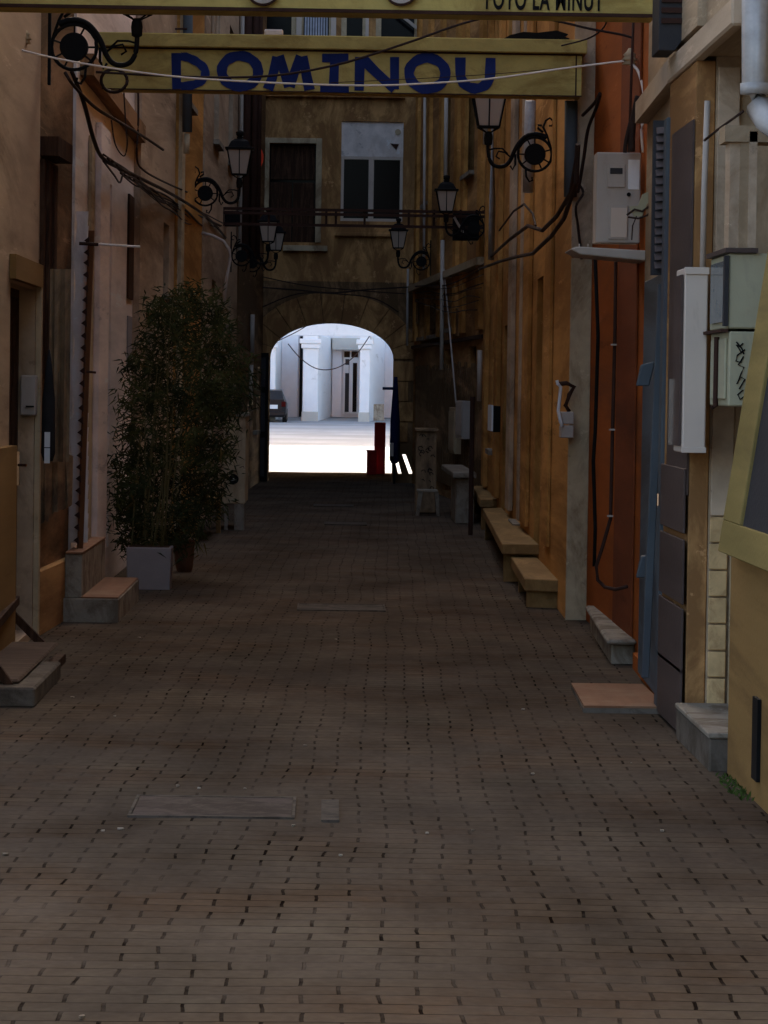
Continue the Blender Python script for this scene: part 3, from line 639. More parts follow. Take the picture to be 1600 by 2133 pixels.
# wall boxes far right
def wallbox(W, r, d, mt, name, label, cat, extra=True):
    t = thing(name, W.pt(r[0], r[2], 0), label, cat)
    MB().wbox(W, r[0], r[1], r[2], r[3], .004, d).build('case', mt, t, bevel=.006)
    if extra: MB().wbox(W, r[0]+.04, r[1]-.04, r[2]+.05, r[3]-.05, d+.001, d+.012).build('cover', mt, t, bevel=.002)
    return t
wallbox(WG, (1.6, 2.6, .93, 1.45), .14, M['metal'], 'fuse_box', 'grey fuse box with drooping cable, beyond the benches', 'fuse box')
wallbox(WG, (3.0, 4.0, .7, 1.35), .12, M['pil'], 'junction_box', 'pale junction box behind the grey fuse box', 'junction box')
q0 = at(1023, 900, 36.0); q1 = at(1043, 846, 36.0)
t = thing('letter_box', (q0.x, 36, q0.z), 'black letter box with a pale front edge on the ochre wall', 'letter box')
MB().box(q0.x+.02, q1.x, 36, 36.8, q0.z, q1.z).build('case', M['black'], t, bevel=.004)
MB().box(q0.x, q0.x+.019, 35.98, 36.8, q0.z+.01, q1.z+.01).build('flap', M['paper'], t)
# small box with bulb-like pipe near pilaster
q0 = at(1164, 912, 23.15); q1 = at(1196, 858, 23.15)
t = thing('gas_regulator', (q0.x, 23.15, q0.z), 'small white gas regulator box with a bent white pipe left of the pale pilaster', 'meter box')
MB().box(q0.x+.015, q1.x, 23.15, 23.35, q0.z, (q0.z+q1.z)/2-.004).box(q0.x+.015, q1.x, 23.15, 23.35, (q0.z+q1.z)/2+.004, q1.z).build('case', M['metal'], t, bevel=.006)
MB().tube([at(a, b, 23.1) for a, b in ((1160, 792), (1162, 800), (1168, 806), (1166, 830), (1163, 856), (1168, 880), (1172, 888))], .012, 8).build('pipe', M['paper'], t, smooth=True)
MB().tube([at(a, b, 23.2) for a, b in ((1164, 800), (1180, 798), (1196, 806), (1186, 822), (1178, 845), (1186, 858))], .016, 8).build('valve', M['rust'], t, smooth=True)

# ---- left side ----
WL = Wall(15.0, -1.85, 21.2, -1.85)
r = WL.rect(22, 588, 1335, 70)
opsL = [(r[0], r[1], .06, r[3], 'door')]
tL = house('near_left_house', WL, 'pale brown house at the left edge with the dark wooden door', M['pink'], ops=opsL)
part(tL, 'lintel', WL, (r[0]-.1, r[1]+.1, r[3]+.02, r[3]+.16), .002, .04, M['mustard'])
part(tL, 'door_casing', WL, (r[1]+.03, r[1]+.14, .02, r[3]+.02), .002, .035, M['pil'])
part(tL, 'yellow_dado', WL, (r[0]-3.5, r[0]-.02, .02, at(10, 930, 19).z), .002, .05, M['mustard'])
q = at(41, 975, 20.0)
t2 = MB().box(q.x-.008, q.x+.008, 19.9, 19.93, q.z-.1, q.z+.1).tube([(q.x, 19.9, q.z+.02), (q.x+.05, 19.88, q.z+.02)], .008, 8).build('door_handle', M['steel'], tL)
q0 = at(52, 865, 20.9); q1 = at(75, 782, 20.9)
t = thing('intercom', (q0.x, 20.9, q0.z), 'grey letter box beside the dark wooden door at the left', 'letter box')
MB().box(q0.x-.03, q1.x, 20.9, 21.1, q0.z, q1.z).build('case', M['metal'], t, bevel=.006)
MB().box(q0.x+.005, q1.x-.01, 20.885, 20.899, q0.z+.05, q0.z+.06).build('slot', M['black'], t)

WM = Wall(21.2, -1.87, 23.2, -1.80)
tM = house('crumbling_house', WM, 'narrow dark house on the left with crumbling stained plaster', M['dark_plaster'])
u0, z0 = WM.hit(131, 1165); MB().wbox(WM, 0.02, WM.L, .0, .42, .002, .05).build('plinth', M['brownw'], tM, bevel=.01)
u_, z_ = WM.hit(85, 285)
part(tM, 'window_hood', WM, (.15, .95, z_-.12, z_), .002, .12, M['wood'])
fw = part(tM, 'window', WM, (.2, .9, z_-1.5, z_-.14), .002, .03, M['wood'])
for k in (.3, .6): part(tM, 'window_bar', WM, (k, k+.06, z_-1.45, z_-.16), .031, .05, M['wood'])
pipe(tM, 'drainpipe', [at(78, 40, 21.3), at(76, 540, 21.3)], .02, M['pipew'])
# hanging tarpaulin below wooden ledge
t = thing('tarpaulin', at(105, 980, 21.4), 'torn brown tarpaulin hanging on the crumbling wall left of the garland', 'tarpaulin')
mb = MB(); N = 18; top = []; bot = []
for i in range(N+1):
    k = i/N; x = 56+96*k; wob = 4*math.sin(k*17)+2*math.sin(k*41)
    yb_ = (1092-30*max(0, (k-.25))/.75 if k > .12 else 1040+k*430)+ (3*math.sin(k*60)) - (10 if k > .45 else 0)
    top.append(at(x, 905+k*45, 21.0+1.2*k+.05*math.sin(k*25))); bot.append(at(x+wob*.4, yb_, 21.0+1.2*k+.07*math.sin(k*25+.5)))
for i in range(N): mb.hexa([bot[i], bot[i+1], bot[i+1]+Vector((0, .01, 0)), bot[i]+Vector((0, .01, 0)), top[i], top[i+1], top[i+1]+Vector((0, .01, 0)), top[i]+Vector((0, .01, 0))])
mb.build('sheet', M['tarp'], t)
# folded parasol
q = at(100, 960, 21.0); qt = at(101, 728, 21.0)
t = thing('folded_parasol', (q.x, 21.0, q.z), 'folded black parasol hanging on the crumbling wall, pale handle below', 'parasol')
hgt = qt.z-q.z
MB().lathe((q.x, 21.0, q.z), [(.03, .0), (.045, .05), (.04, hgt*.55), (.02, hgt*.85), (.004, hgt)], 10).build('canopy', M['cloth'], t, smooth=True)
q2 = at(98, 965, 20.94); q3 = at(98, 900, 20.94); MB().box(q2.x-.017, q2.x+.017, 20.93, 20.945, q2.z, (q2.z+q3.z)/2-.003).box(q2.x-.017, q2.x+.017, 20.93, 20.945, (q2.z+q3.z)/2+.003, q3.z).build('handle', M['paper'], t)
q4 = at(128, 945, 21.6); t = thing('hanging_rug', (q4.x, 21.6, q4.z), 'dark rug hung over a rail beside the folded parasol', 'rug')
mb = MB(); a = at(104, 560, 21.6); b = at(143, 962, 21.6)
for i in range(8):
    x0 = a.x+(b.x-a.x)*i/8; x1 = a.x+(b.x-a.x)*(i+1)/8; o0 = .03*math.sin(i*1.9); o1 = .03*math.sin((i+1)*1.9)
    mb.hexa([(x0, 21.6+o0, b.z), (x1, 21.6+o1, b.z), (x1, 21.62+o1, b.z), (x0, 21.62+o0, b.z), (x0, 21.6+o0*.3, a.z), (x1, 21.6+o1*.3, a.z), (x1, 21.62+o1*.3, a.z), (x0, 21.62+o0*.3, a.z)])
mb.build('cloth', M['tarp'], t)

WN = Wall(23.2, -1.78, 30.0, -1.78)
opsN = [(3.0, 3.9, .3, 3.2, 'blind', M['greyw'])]
tN = house('white_house', WN, 'pale grey house on the left with a broad pilaster behind the steps', M['greyw'], ops=opsN)
# white panel with wavy left edge
mb = MB(); pts_l = []
for i in range(24):
    y = 440+i*30; xl = 158-10*math.sin((y-440)/720*1.6)-3*math.sin(y*.05)+ (0 if y < 1050 else -4); pts_l.append((xl, y))
for (a, y0), (b, y1) in zip(pts_l, pts_l[1:]):
    p = [at(a, y0, 23.16), at(184, y0, 23.16), at(182, y1, 23.16), at(b, y1, 23.16)]
    mb.prism(p, (0, .035, 0))
mb.build('white_panel', M['white'], tN)
pu = WN.rect(198, 395, 1215, 232)
part(tN, 'pilaster', WN, (1.9, 2.9, .02, 3.55), .002, .05, M['greyw'], .006)
part(tN, 'corner_bead', WN, (1.2, 1.5, .02, 3.4), .002, .03, M['pil'], .004)
part(tN, 'cornice', WN, (.3, WN.L, 3.75, 3.9), .002, .1, M['dark_plaster'])
part(tN, 'upper_window', WN, (5.9, 6.6, 2.35, 3.25), .002, .02, M['wood'])
part(tN, 'upper_opening', WN, (6.0, 6.6, 1.75, 2.2), .002, .012, M['planter'])
rod = MB().tube([at(192, 508, 23.1), at(292, 514, 23.1)], .008, 8).build('rod', M['cablew']); tag(rod, 'thin white rod sticking out of the pale grey house over the garland', 'rod')
# toothed garland strip
t = thing('garland', at(176, 1150, 23.0), 'brown toothed garland strip running down the edge of the white panel', 'garland')
mb = MB(); ys = [480+i*8 for i in range(84)]
def gx(y): return 190-(y-480)*.036
for y0, y1 in zip(ys, ys[1:]):
    mb.prism([at(gx(y0)-6, y0, 23.05), at(gx(y0)+6, y0, 23.05), at(gx(y1)+6, y1, 23.05), at(gx(y1)-6, y1, 23.05)], (0, .05, 0))
mb.build('strip', mat('garland_brown', (.15, .06, .025)), t)
mb = MB(); rr = random.Random(2)
for i in range(27):
    y = 500+i*25+rr.uniform(-2, 2); x = gx(y)-7; MB().prism([at(x-7, y-1, 23.0), at(x+3, y-9, 23.0), at(x+4, y+7, 23.0)], (0, .04, 0)).build('tooth', M['rust'], t)
MB().tube([at(165, 507, 22.98), at(205, 509, 22.98)], .012, 8).build('hook', M['rust'], t); MB().tube([at(180, 774, 22.98), at(200, 776, 22.98)], .008, 8).build('hook', M['rust'], t)

# steps on the left
a = gnd(130, 1297); b = gnd(245, 1298)
t = thing('tiled_step', (a.x, 22.5, 0), 'L-shaped pale step with orange tiled treads before the white house', 'step')
MB().box(-1.78, -1.405, 22.5, 24.9, 0, .165).build('lower_riser', M['conc'], t, bevel=.006)
MB().box(-1.66, -1.41, 22.53, 24.88, .166, .176).build('lower_tread', M['tileo'], t, bevel=.003)
MB().box(-1.77, -1.655, 22.56, 24.86, .166, .46).build('upper_riser', M['conc'], t, bevel=.006)
MB().box(-1.768, -1.652, 22.55, 24.86, .461, .475).build('upper_tread', M['tileo'], t, bevel=.003)

WO = Wall(30.0, -1.72, 34.6, -1.63)
tO = house('shadowed_house', WO, 'brown grey house on the left behind the bamboo with small upper windows', M['pink'], ops=[(.8, 1.7, .15, 2.3, 'door'), (3.0, 3.8, 2.5, 3.2, 'window')])
WP = Wall(34.6, -1.60, 39.0, -1.52)
tP = house('ochre_left_house', WP, 'narrow ochre house on the left above the bamboo', M['ochre'], ops=[(1.0, 2.0, .15, 2.3, 'door'), (1.2, 2.1, 4.6, 6.2, 'window')])
part(tP, 'corner_strip', WP, (0, .5, 0, 8.3), .002, .04, M['pil'])
MB().tube([at(322, 60, 34.3), at(390, 60, 34.3)], .01).build('rail', M['rust'], tP)
pipe(tP, 'drainpipe', [at(392, -20, 34.4), at(390, 275, 34.4)], .05, M['bluem'])
pipe(tP, 'pipe_hopper', [at(390, 278, 34.4), at(388, 320, 34.4)], .03, M['pil'])
WQ = Wall(39.0, -1.50, 48.0, -1.36)
opsQ = [(2.0, 3.0, 2.45, 2.9, 'window'), (4.2, 5.0, 2.4, 2.8, 'window'), (6.0, 6.8, 2.4, 2.8, 'window'), (1.0, 2.2, .12, 2.1, 'door'), (2, 3.2, 4.6, 6.4, 'window'), (5.8, 7, 4.6, 6.4, 'window')]
tQ = house('pink_left_house', WQ, 'pinkish plastered house on the left where the second lantern hangs', M['pink'], ops=opsQ)
pipe(tQ, 'conduit', [at(415, 460, 38.9), at(412, 625, 38.9)], .02, M['rust'])
pipe(tQ, 'swan_neck_pipe', [at(a, b, 38.8) for a, b in ((420, 485), (445, 492), (466, 503), (478, 520), (479, 540), (472, 580), (465, 640))], .02, M['pipew'])
WR = Wall(48.0, -1.34, 56.9, -1.17)
tR = house('dark_left_house', WR, 'dark house with brown vertical pipes on the left beside the arch', M['dark_plaster'], ops=[(2, 3.2, .12, 2.1, 'door'), (5.5, 6.7, .9, 2.1, 'window')])
for i, (x, rr_, mm) in enumerate(((455, .05, 'rust'), (468, .04, 'redm'), (478, .025, 'pipew'), (488, .06, 'rust'), (503, .035, 'pipew'), (514, .06, 'rust'), (530, .05, 'rust'), (540, .03, 'rust'))):
    q = at(x, 300, 47.6); pipe(tR, 'drainpipe', [(q.x, 47.6, 3.9 if i < 2 else 3.4), (q.x, 47.6, 8.6)], rr_, M[mm])
for x, y0, y1 in ((526, 655, 735), (523, 760, 830), (505, 860, 1020)):
    q = at(x, y0, 52); q2 = at(x, y1, 52); pipe(tR, 'lower_pipe', [(q.x, 52, q2.z), (q.x, 52, q.z)], .035, M['pipew'])
# corrugated strip at very top left of the far wall
mb = MB()
for i in range(6):
    q = at(407+i*9, 60, 40.0); mb.tube([(q.x, 40.0, 5.4), (q.x, 40.0, 8)], .017, 8)
t = thing('bamboo_screen', (at(430, 60, 40).x, 40, 5.4), 'pale vertical slat screen high on the left above the sign beam', 'screen'); mb.build('slats', M['pink'], t)
mb = MB().box(at(402, 60, 40).x, at(460, 60, 40).x, 39.96, 39.98, 5.36, 5.4); mb.build('rail', M['rust'], t)

# cabinets on the left
t = thing('graffiti_cabinet', (-1.1, 37.3, 0), 'pale service cabinet with a black round sticker, left side before the arch', 'cabinet')
a = at(457, 1105, 37.3); b = at(513, 868, 37.3)
MB().box(a.x+.03, b.x, 37.3, 38.6, .3, b.z).build('case', M['pil'], t, bevel=.008)
MB().box(a.x+.01, b.x+.012, 37.25, 38.65, b.z+.001, b.z+.04).build('cap', M['conc'], t, bevel=.005)
q = at(487, 998, 37.29); MB().disc(q, .055, (0, 1, 0), .006, 18).build('sticker', M['black'], t)
MB().prism([q+Vector((-.03, -.008, -.02)), q+Vector((.03, -.008, -.005)), q+Vector((0, -.008, .015))], (0, .001, 0)).build('sticker_mark', M['paper'], t)
MB().box(b.x-.12, b.x-.01, 37.3, 37.5, 0, .299).build('leg', M['conc'], t, bevel=.005); MB().box(a.x+.05, a.x+.09, 37.35, 37.5, 0, .299).build('leg', M['conc'], t, bevel=.005)
mb = MB(); rr = random.Random(8)
for i in range(7):
    x = a.x+.06+rr.random()*.2; z = .5+rr.random()*.65; mb.tube([(x+.04*math.cos(c)*rr.uniform(.4, 1.2), 37.294, z+.03*math.sin(c)*rr.uniform(.4, 1.2)) for c in [k*.9 for k in range(rr.randint(3, 6))]], .004, 5)
mb.build('graffiti', M['rust'], t)
t = thing('yellow_bench', (-1.45, 34.6, 0), 'yellow wooden bench end half hidden behind the bamboo', 'bench')
a = at(394, 1135, 34.3); b = at(446, 1010, 34.3)
MB().box(a.x, b.x, 34.3, 36.8, .36, .43).build('seat', M['yw'], t, bevel=.006)
MB().box(a.x, a.x+.09, 34.35, 34.45, .0, .359).build('leg', M['yw'], t, bevel=.004); MB().box(b.x-.05, b.x, 36.5, 36.6, 0, .359).build('leg', M['yw'], t, bevel=.004)
MB().box(a.x, a.x+.05, 34.3, 36.8, .431, .7).build('backrest', M['yw'], t, bevel=.006)

# wooden stair end / step at the lower left
t = thing('wooden_step', (-1.6, 17, 0), 'worn wooden stair platform with sloping rail on a concrete foot, lower left', 'stairs')
c0 = gnd(72, 1475); 
MB().box(-1.84, c0.x, c0.y, c0.y+1.6, 0, .10).build('foot', M['concg'], t, bevel=.01)
p1 = at(-60, 1410, 16.8); zt = .2
MB().hexa([(-1.84, 16.75, .102), (at(40, 1440, 16.75).x, 16.75, .102), (at(122, 1375, 19.2).x, 19.2, .102), (-1.84, 19.2, .102), (-1.84, 16.75, .125), (at(40, 1440, 16.75).x, 16.75, .125), (at(122, 1375, 19.2).x, 19.2, .125), (-1.84, 19.2, .125)]).build('platform', M['woodl'], t, bevel=.01)
def beam(mb, p, q, w_, h_):
    p = Vector(p); q = Vector(q); t_ = (q-p).normalized(); s_ = t_.cross(Vector((0, 0, 1))).normalized()*w_/2; u_ = s_.cross(t_).normalized()*h_/2
    mb.hexa([p-s_-u_, p+s_-u_, q+s_-u_, q-s_-u_, p-s_+u_, p+s_+u_, q+s_+u_, q-s_+u_]); return mb
beam(MB(), at(38, 1452, 16.75), at(-40, 1345, 16.75), .05, .04).build('rail', M['wood'], t)
beam(MB(), at(42, 1455, 16.8), at(128, 1370, 19.2), .05, .05).build('edge_board', M['wood'], t)
beam(MB(), at(98, 1352, 19.6), at(22, 1275, 19.6), .05, .045).build('brace', M['wood'], t)
beam(MB(), at(-10, 1300, 18.0), at(32, 1250, 19.6), .05, .05).build('upper_edge_board', M['wood'], t)
a_ = at(30, 1255, 19.5); MB().hexa([(-1.84, 18.0, a_.z-.04), (a_.x-.12, 18.0, a_.z-.04), (a_.x, 19.5, a_.z-.04), (-1.84, 19.5, a_.z-.04), (-1.84, 18.0, a_.z), (a_.x-.12, 18.0, a_.z), (a_.x, 19.5, a_.z), (-1.84, 19.5, a_.z)]).build('upper_platform', M['woodl'], t, bevel=.006)

# planters + bamboo
q0 = gnd(262, 1231); 
t = thing('square_planter', (-1.4, 26.2, 0), 'square pale grey planter holding the bamboo on the left', 'planter')
a = at(262, 1231, 26.2); b = at(357, 1141, 26.2); hp = b.z
mb = MB(); mb.hexa([(a.x+.01, 26.2, 0), (b.x-.01, 26.2, 0), (b.x-.01, 26.55, 0), (a.x+.01, 26.55, 0), (a.x, 26.19, hp), (b.x, 26.19, hp), (b.x, 26.57, hp), (a.x, 26.57, hp)])
mb.build('pot', M['planter'], t, bevel=.008)
MB().box(a.x+.02, b.x-.02, 26.21, 26.55, hp+.001, hp+.006).build('soil', M['wood'], t)
t = thing('brown_planter', (-1.2, 28, 0), 'brown pot just behind the square grey planter', 'planter')
q = gnd(382, 1195); MB().lathe((q.x, q.y+.15, 0), [(.06, .008), (.075, .05), (.09, .26), (.1, .27), (.1, .29), (.08, .29)], 14).build('pot', M['terra'], t, smooth=False)

def leaf(mb, p, d, ln, wd, nrm):
    d = d.normalized(); s_ = d.cross(nrm)
    if s_.length < 1e-3: s_ = Vector((1, 0, 0))
    s_.normalize(); n = len(mb.v); dr = Vector((0, 0, -ln*.18))
    mb.v += [p, p+d*ln*.35+s_*wd/2, p+d*ln+dr, p+d*ln*.35-s_*wd/2]
    mb.f.append((n, n+1, n+2, n+3))
rb = random.Random(11)
prof = [(595, 392, 30), (640, 390, 72), (700, 395, 95), (760, 388, 118), (820, 383, 128), (880, 370, 118), (940, 360, 112), (1000, 352, 112), (1060, 345, 105), (1110, 335, 85), (1140, 318, 55)]
def env(y):
    for (y0, c0_, w0), (y1, c1, w1) in zip(prof, prof[1:]):
        if y0 <= y <= y1:
            k = (y-y0)/(y1-y0); return c0_+(c1-c0_)*k, w0+(w1-w0)*k
    return prof[-1][1], prof[-1][2]
t = thing('bamboo', (-1.4, 26.4, hp), 'tall dense bamboo growing from the square grey planter', 'plant')
tips = []
for i in range(16):
    yt = rb.uniform(600, 800); c_, w_ = env(yt); xt = c_+rb.uniform(-.8, .8)*w_; Yd = 26.4+rb.uniform(-.1, 2.2)
    base = Vector((rb.uniform(a.x+.06, b.x-.06), rb.uniform(26.25, 26.5), hp)); tip = at(xt, yt, Yd)
    pts = []
    for k in range(7):
        f = k/6; p = base.lerp(tip, f); p.z = base.z+(tip.z-base.z)*(1-(1-f)**1.35); p.x += .05*math.sin(f*3+i); pts.append(p)
    MB().tube(pts, .007, 6, .002).build('stem', M['cane'], t, smooth=True); tips.append(pts)
fol = {'leaf': MB(), 'leafd': MB(), 'leafy': MB()}
clumps = []
for i in range(520):
    y = 600+540*rb.random()**.85; c_, w_ = env(y); k = rb.uniform(-1, 1); k = math.copysign(abs(k)**.8, k)
    clumps.append((c_+k*w_, y, 26.25+rb.random()*2.0, abs(k)))
for (cx_, cy_, Yd, k) in clumps:
    c = at(cx_, cy_, Yd); up = 1 if cy_ > 700 else 1.3
    nl = rb.randint(12, 26); key = 'leafd' if (rb.random() < .45+(cy_-600)/1400) else 'leaf'
    br_ = Vector((rb.uniform(-1, 1), rb.uniform(-1, 1), rb.uniform(-.3, .8))).normalized()
    for j in range(nl):
        p = c+br_*rb.uniform(-.13, .13)+Vector((rb.gauss(0, .03), rb.gauss(0, .08), rb.gauss(0, .035)))
        d = (br_*.5+Vector((rb.uniform(-1, 1), rb.uniform(-.6, .6), rb.uniform(-1, .35)))); kk = key if rb.random() > .07 else 'leafy'
        leaf(fol[kk], p, d, rb.uniform(.05, .12), rb.uniform(.009, .016), Vector((rb.uniform(-.5, .5), -1, rb.uniform(-.5, .8))))
for k_, mbf in fol.items(): mbf.build('foliage', M[k_], t)
# sparse airy sprays outside the clump
mbt = MB(); mbl = MB()
for (x0, y0, x1, y1) in ((300, 1000, 240, 960), (300, 980, 232, 1010), (310, 900, 248, 850), (290, 860, 246, 810), (470, 770, 520, 830), (450, 700, 520, 745), (430, 640, 462, 600), (380, 620, 378, 592), (300, 830, 262, 780), (310, 1040, 244, 1080), (440, 960, 480, 940), (350, 650, 312, 640)):
    pts = [at(x0+(x1-x0)*f, y0+(y1-y0)*f+12*math.sin(f*3.1)*(-1), 26.8) for f in (0, .25, .5, .75, 1)]
    MB().tube(pts, .003, 5).build('twig', M['cane'], t)
    for q_ in range(22):
        f = rb.random(); p = pts[0].lerp(pts[-1], f)+Vector((rb.gauss(0, .02), 0, rb.gauss(0, .02)))
        leaf(mbl, p, Vector((rb.uniform(-1, 1), rb.uniform(-.4, .4), rb.uniform(-1, .5))), rb.uniform(.05, .11), .011, Vector((0, -1, .3)))
mbl.build('foliage', M['leaf'], t)

# ------------------------------------------------------------------ arch building
YF, YB = 57.0, 69.4
WT = Wall(YF, -15, YF, 15)
def fx(px, py): q = at(px, py, YF); return q.x+15, q.z
TH = 26.0  # unseen height, set tall so the building keeps sun off the alley
tT = thing('arch_building', (0, 63, 0), 'old plastered building with a round-topped passage closing the alley', 'building')
xa, ra, rz, zs = 0.005, 1.05, .60, 2.10
def fop(x0, y0, x1, y1): u0_, z1_ = fx(x0, y0); u1_, z0_ = fx(x1, y1); return (u0_, u1_, z0_, z1_)
w1 = fop(562, 298, 656, 505); w2 = fop(712, 252, 838, 462); w3 = fop(528, 5, 612, 76); w4 = fop(718, 5, 760, 76); w5 = fop(790, 5, 868, 78); w6 = fop(628, 5, 690, 76)
MAXZ = 3.4
mb = MB(); wall_slab(mb, WT, 0, 30, MAXZ, TH, [w1, w2, w3, w4, w5, w6], .25)
mb.build('wall', M['brownw'], tT)
MB().box(-15, 15, YF+.255, YB, MAXZ+.001, TH-.01).build('body', M['brownw'], tT)
YI = YF+.55
mb = MB(); mb.box(-15, xa-ra, YF, YI, 0, MAXZ)
SZ0, SZ1 = .14, .49
def sx(px, py): return at(px, py, YF).x
sl_b = [xa+ra, sx(830, 986), sx(838, 986), sx(853, 986), sx(862, 986), 1.7]; sl_t = [xa+ra, sx(820, 945), sx(827, 945), sx(838, 945), sx(846, 945), 1.7]  # two slanted slots added in the pier to stand in for sun streaks
mb.box(xa+ra, 1.7, YF, YI, 0, SZ0).box(xa+ra, 1.7, YF, YI, SZ1, MAXZ).box(1.7, 15, YF, YI, 0, MAXZ)
for i_ in (0, 2, 4):
    mb.hexa([(sl_b[i_], YF, SZ0), (sl_b[i_+1], YF, SZ0), (sl_b[i_+1], YI, SZ0), (sl_b[i_], YI, SZ0), (sl_t[i_], YF, SZ1), (sl_t[i_+1], YF, SZ1), (sl_t[i_+1], YI, SZ1), (sl_t[i_], YI, SZ1)])
mb.box(-15, xa-ra-.35, YI, YB, 0, MAXZ).box(xa+ra+1.3, 15, YI, YB, 0, MAXZ).box(xa-ra-.35, xa+ra+1.3, YI, YB, 3.05, MAXZ); NS = 28  # right side widened so the added slots look out on sunlit ground
for i in range(NS):
    t0 = math.pi*i/NS; t1 = math.pi*(i+1)/NS; x0 = xa-ra*math.cos(t0); x1 = xa-ra*math.cos(t1); z0 = zs+rz*math.sin(t0); z1 = zs+rz*math.sin(t1)
    mb.hexa([(x0, YF, z0), (x1, YF, z1), (x1, YI, z1), (x0, YI, z0), (x0, YF, MAXZ), (x1, YF, MAXZ), (x1, YI, MAXZ), (x0, YI, MAXZ)])
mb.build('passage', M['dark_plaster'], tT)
# voussoirs
mb = MB(); nv = 11; ro, roz = ra+.42, rz+.52
for i in range(nv):
    t0 = math.pi*(i+.015)/nv; t1 = math.pi*(i+.985)/nv
    pol = [(xa-ra*math.cos(t_), YF-.035, zs+rz*math.sin(t_)) for t_ in (t0, (t0+t1)/2, t1)]+[(xa-ro*math.cos(t_), YF-.035, zs+roz*math.sin(t_)) for t_ in (t1, (t0+t1)/2, t0)]
    mb.prism(pol, (0, .034, 0))
mb.build('arch_ring', M['brownw'], tT, bevel=.008)
mb = MB(); rr = random.Random(9)
for sgn in (-1, 1):
    mb = MB()
    for i in range(0 if sgn < 0 else 2, 6):
        z = i*.345+.01; x0 = xa+sgn*(ra+.001); x1 = xa+sgn*(ra+.25+.12*(i % 2)); mb.box(min(x0, x1), max(x0, x1), YF-.03, YF-.001, z, z+.33)
    mb.build('jamb_stones', M['brownw'], tT, bevel=.008)
def fpart(name, x0, y0, x1, y1, d0, d1, mt, par=None, bevel=.0):
    u = fop(x0, y0, x1, y1); return MB().wbox(WT, u[0], u[1], u[2], u[3], d0, d1).build(name, mt, par or tT, bevel=bevel)
fpart('cornice', 500, 193, 842, 206, .002, .14, M['brownw'], None, .01)
fpart('cornice', 697, 484, 832, 494, .002, .10, M['brownw'], None, .01)
s1 = fop(590, 511, 682, 524)
# tall shuttered window left
fw = MB(); a_, b_, c_, d_ = w1
fw.wbox(WT, a_-.1, a_-.001, c_, d_+.09, .002, .05).wbox(WT, b_+.001, b_+.1, c_, d_+.09, .002, .05).wbox(WT, a_, b_, d_+.001, d_+.09, .002, .05)
f = fw.build('window', M['pil'], tT, bevel=.006)
sh = MB().wbox(WT, a_+.02, (a_+b_)/2-.01, c_, d_-.65, -.2, -.15).wbox(WT, (a_+b_)/2+.01, b_-.02, c_, d_-.65, -.2, -.15).wbox(WT, a_+.02, b_-.02, d_-.6, d_-.02, -.2, -.15)
sh.build('shutter', M['wood'], f, bevel=.005)
MB().wbox(WT, a_, b_, c_, d_, -.245, -.21).build('pane', M['glass'], f)
MB().wbox(WT, s1[0], s1[1], s1[2], s1[3], .002, .12).build('sill', M['pil'], f, bevel=.006)
# white window right
a_, b_, c_, d_ = w2; e = .05
zm = fx(770, 326)[1]; xm = fx(773, 400)[0]
fw = MB().wbox(WT, a_, a_+e, c_, zm, -.1, -.04).wbox(WT, b_-e, b_, c_, zm, -.1, -.04).wbox(WT, a_+e, b_-e, c_, c_+e, -.1, -.04).wbox(WT, a_+e, b_-e, zm-e, zm, -.1, -.04).wbox(WT, xm-.045, xm+.045, c_+e, zm-e, -.1, -.035)
f = fw.build('window', M['cabw'], tT, bevel=.004)
MB().wbox(WT, a_+e, b_-e, c_+e, zm-e, -.095, -.08).build('pane', M['glass'], f)
pn = MB().wbox(WT, a_, b_, zm+.003, d_, -.1, -.05).build('top_panel', M['white'], f)
q = at(829, 275, YF+.04); MB().disc(q, .05, (0, 1, 0), .012, 18).build('vent_ring', M['pil'], f)
q = at(822, 304, YF+.04); MB().prism([q+Vector((-.07, 0, .04)), q+Vector((.07, 0, .03)), q+Vector((.03, 0, -.07))], (0, -.01, 0)).build('sticker', M['rust'], f)
for w_, nm in ((w3, 'glass'), (w4, 'glass'), (w5, 'glass'), (w6, 'curtain')):
    f = MB().wbox(WT, w_[0]-.05, w_[0]+.04, w_[2], w_[3], -.2, .02).wbox(WT, w_[1]-.04, w_[1]+.05, w_[2], w_[3], -.2, .02).wbox(WT, w_[0]+.04, w_[1]-.04, w_[2]-.05, w_[2], -.2, .02).build('window', M['pil'], tT)
    MB().wbox(WT, w_[0]+.04, w_[1]-.04, w_[2], w_[3], -.2, -.17).build('pane', M['glass'], f)
    if nm == 'curtain':
        mb = MB()
        for k in range(9): u = w_[0]+.06+k*.045; mb.wbox(WT, u, u+.03, w_[2], w_[3], -.165, -.14-.02*(k % 2))
        mb.build('curtain', M['curtain'], f)
f = fpart('white_frame_post', 618, 20, 628, 76, .003, .06, M['cabw']); f = fpart('white_frame_post', 690, 20, 700, 77, .003, .06, M['cabw'])
fpart('white_frame_post', 762, 22, 768, 77, .003, .06, M['cabw'])
beam(MB(), at(828, 26, 56.7), at(893, 78, 56.7), .05, .05).build('brace', M['pipew'], tT)
q0 = at(550, 75, 56.6); q1 = at(590, 60, 56.6); 
# roof
MB().hexa([(-15.3, YF-.3, TH), (15.3, YF-.3, TH), (15.3, YB+.3, TH), (-15.3, YB+.3, TH), (-15.3, YF+5, TH+2), (15.3, YF+5, TH+2), (15.3, YB-5, TH+2), (-15.3, YB-5, TH+2)]).build('roof', M['terra'], tT)

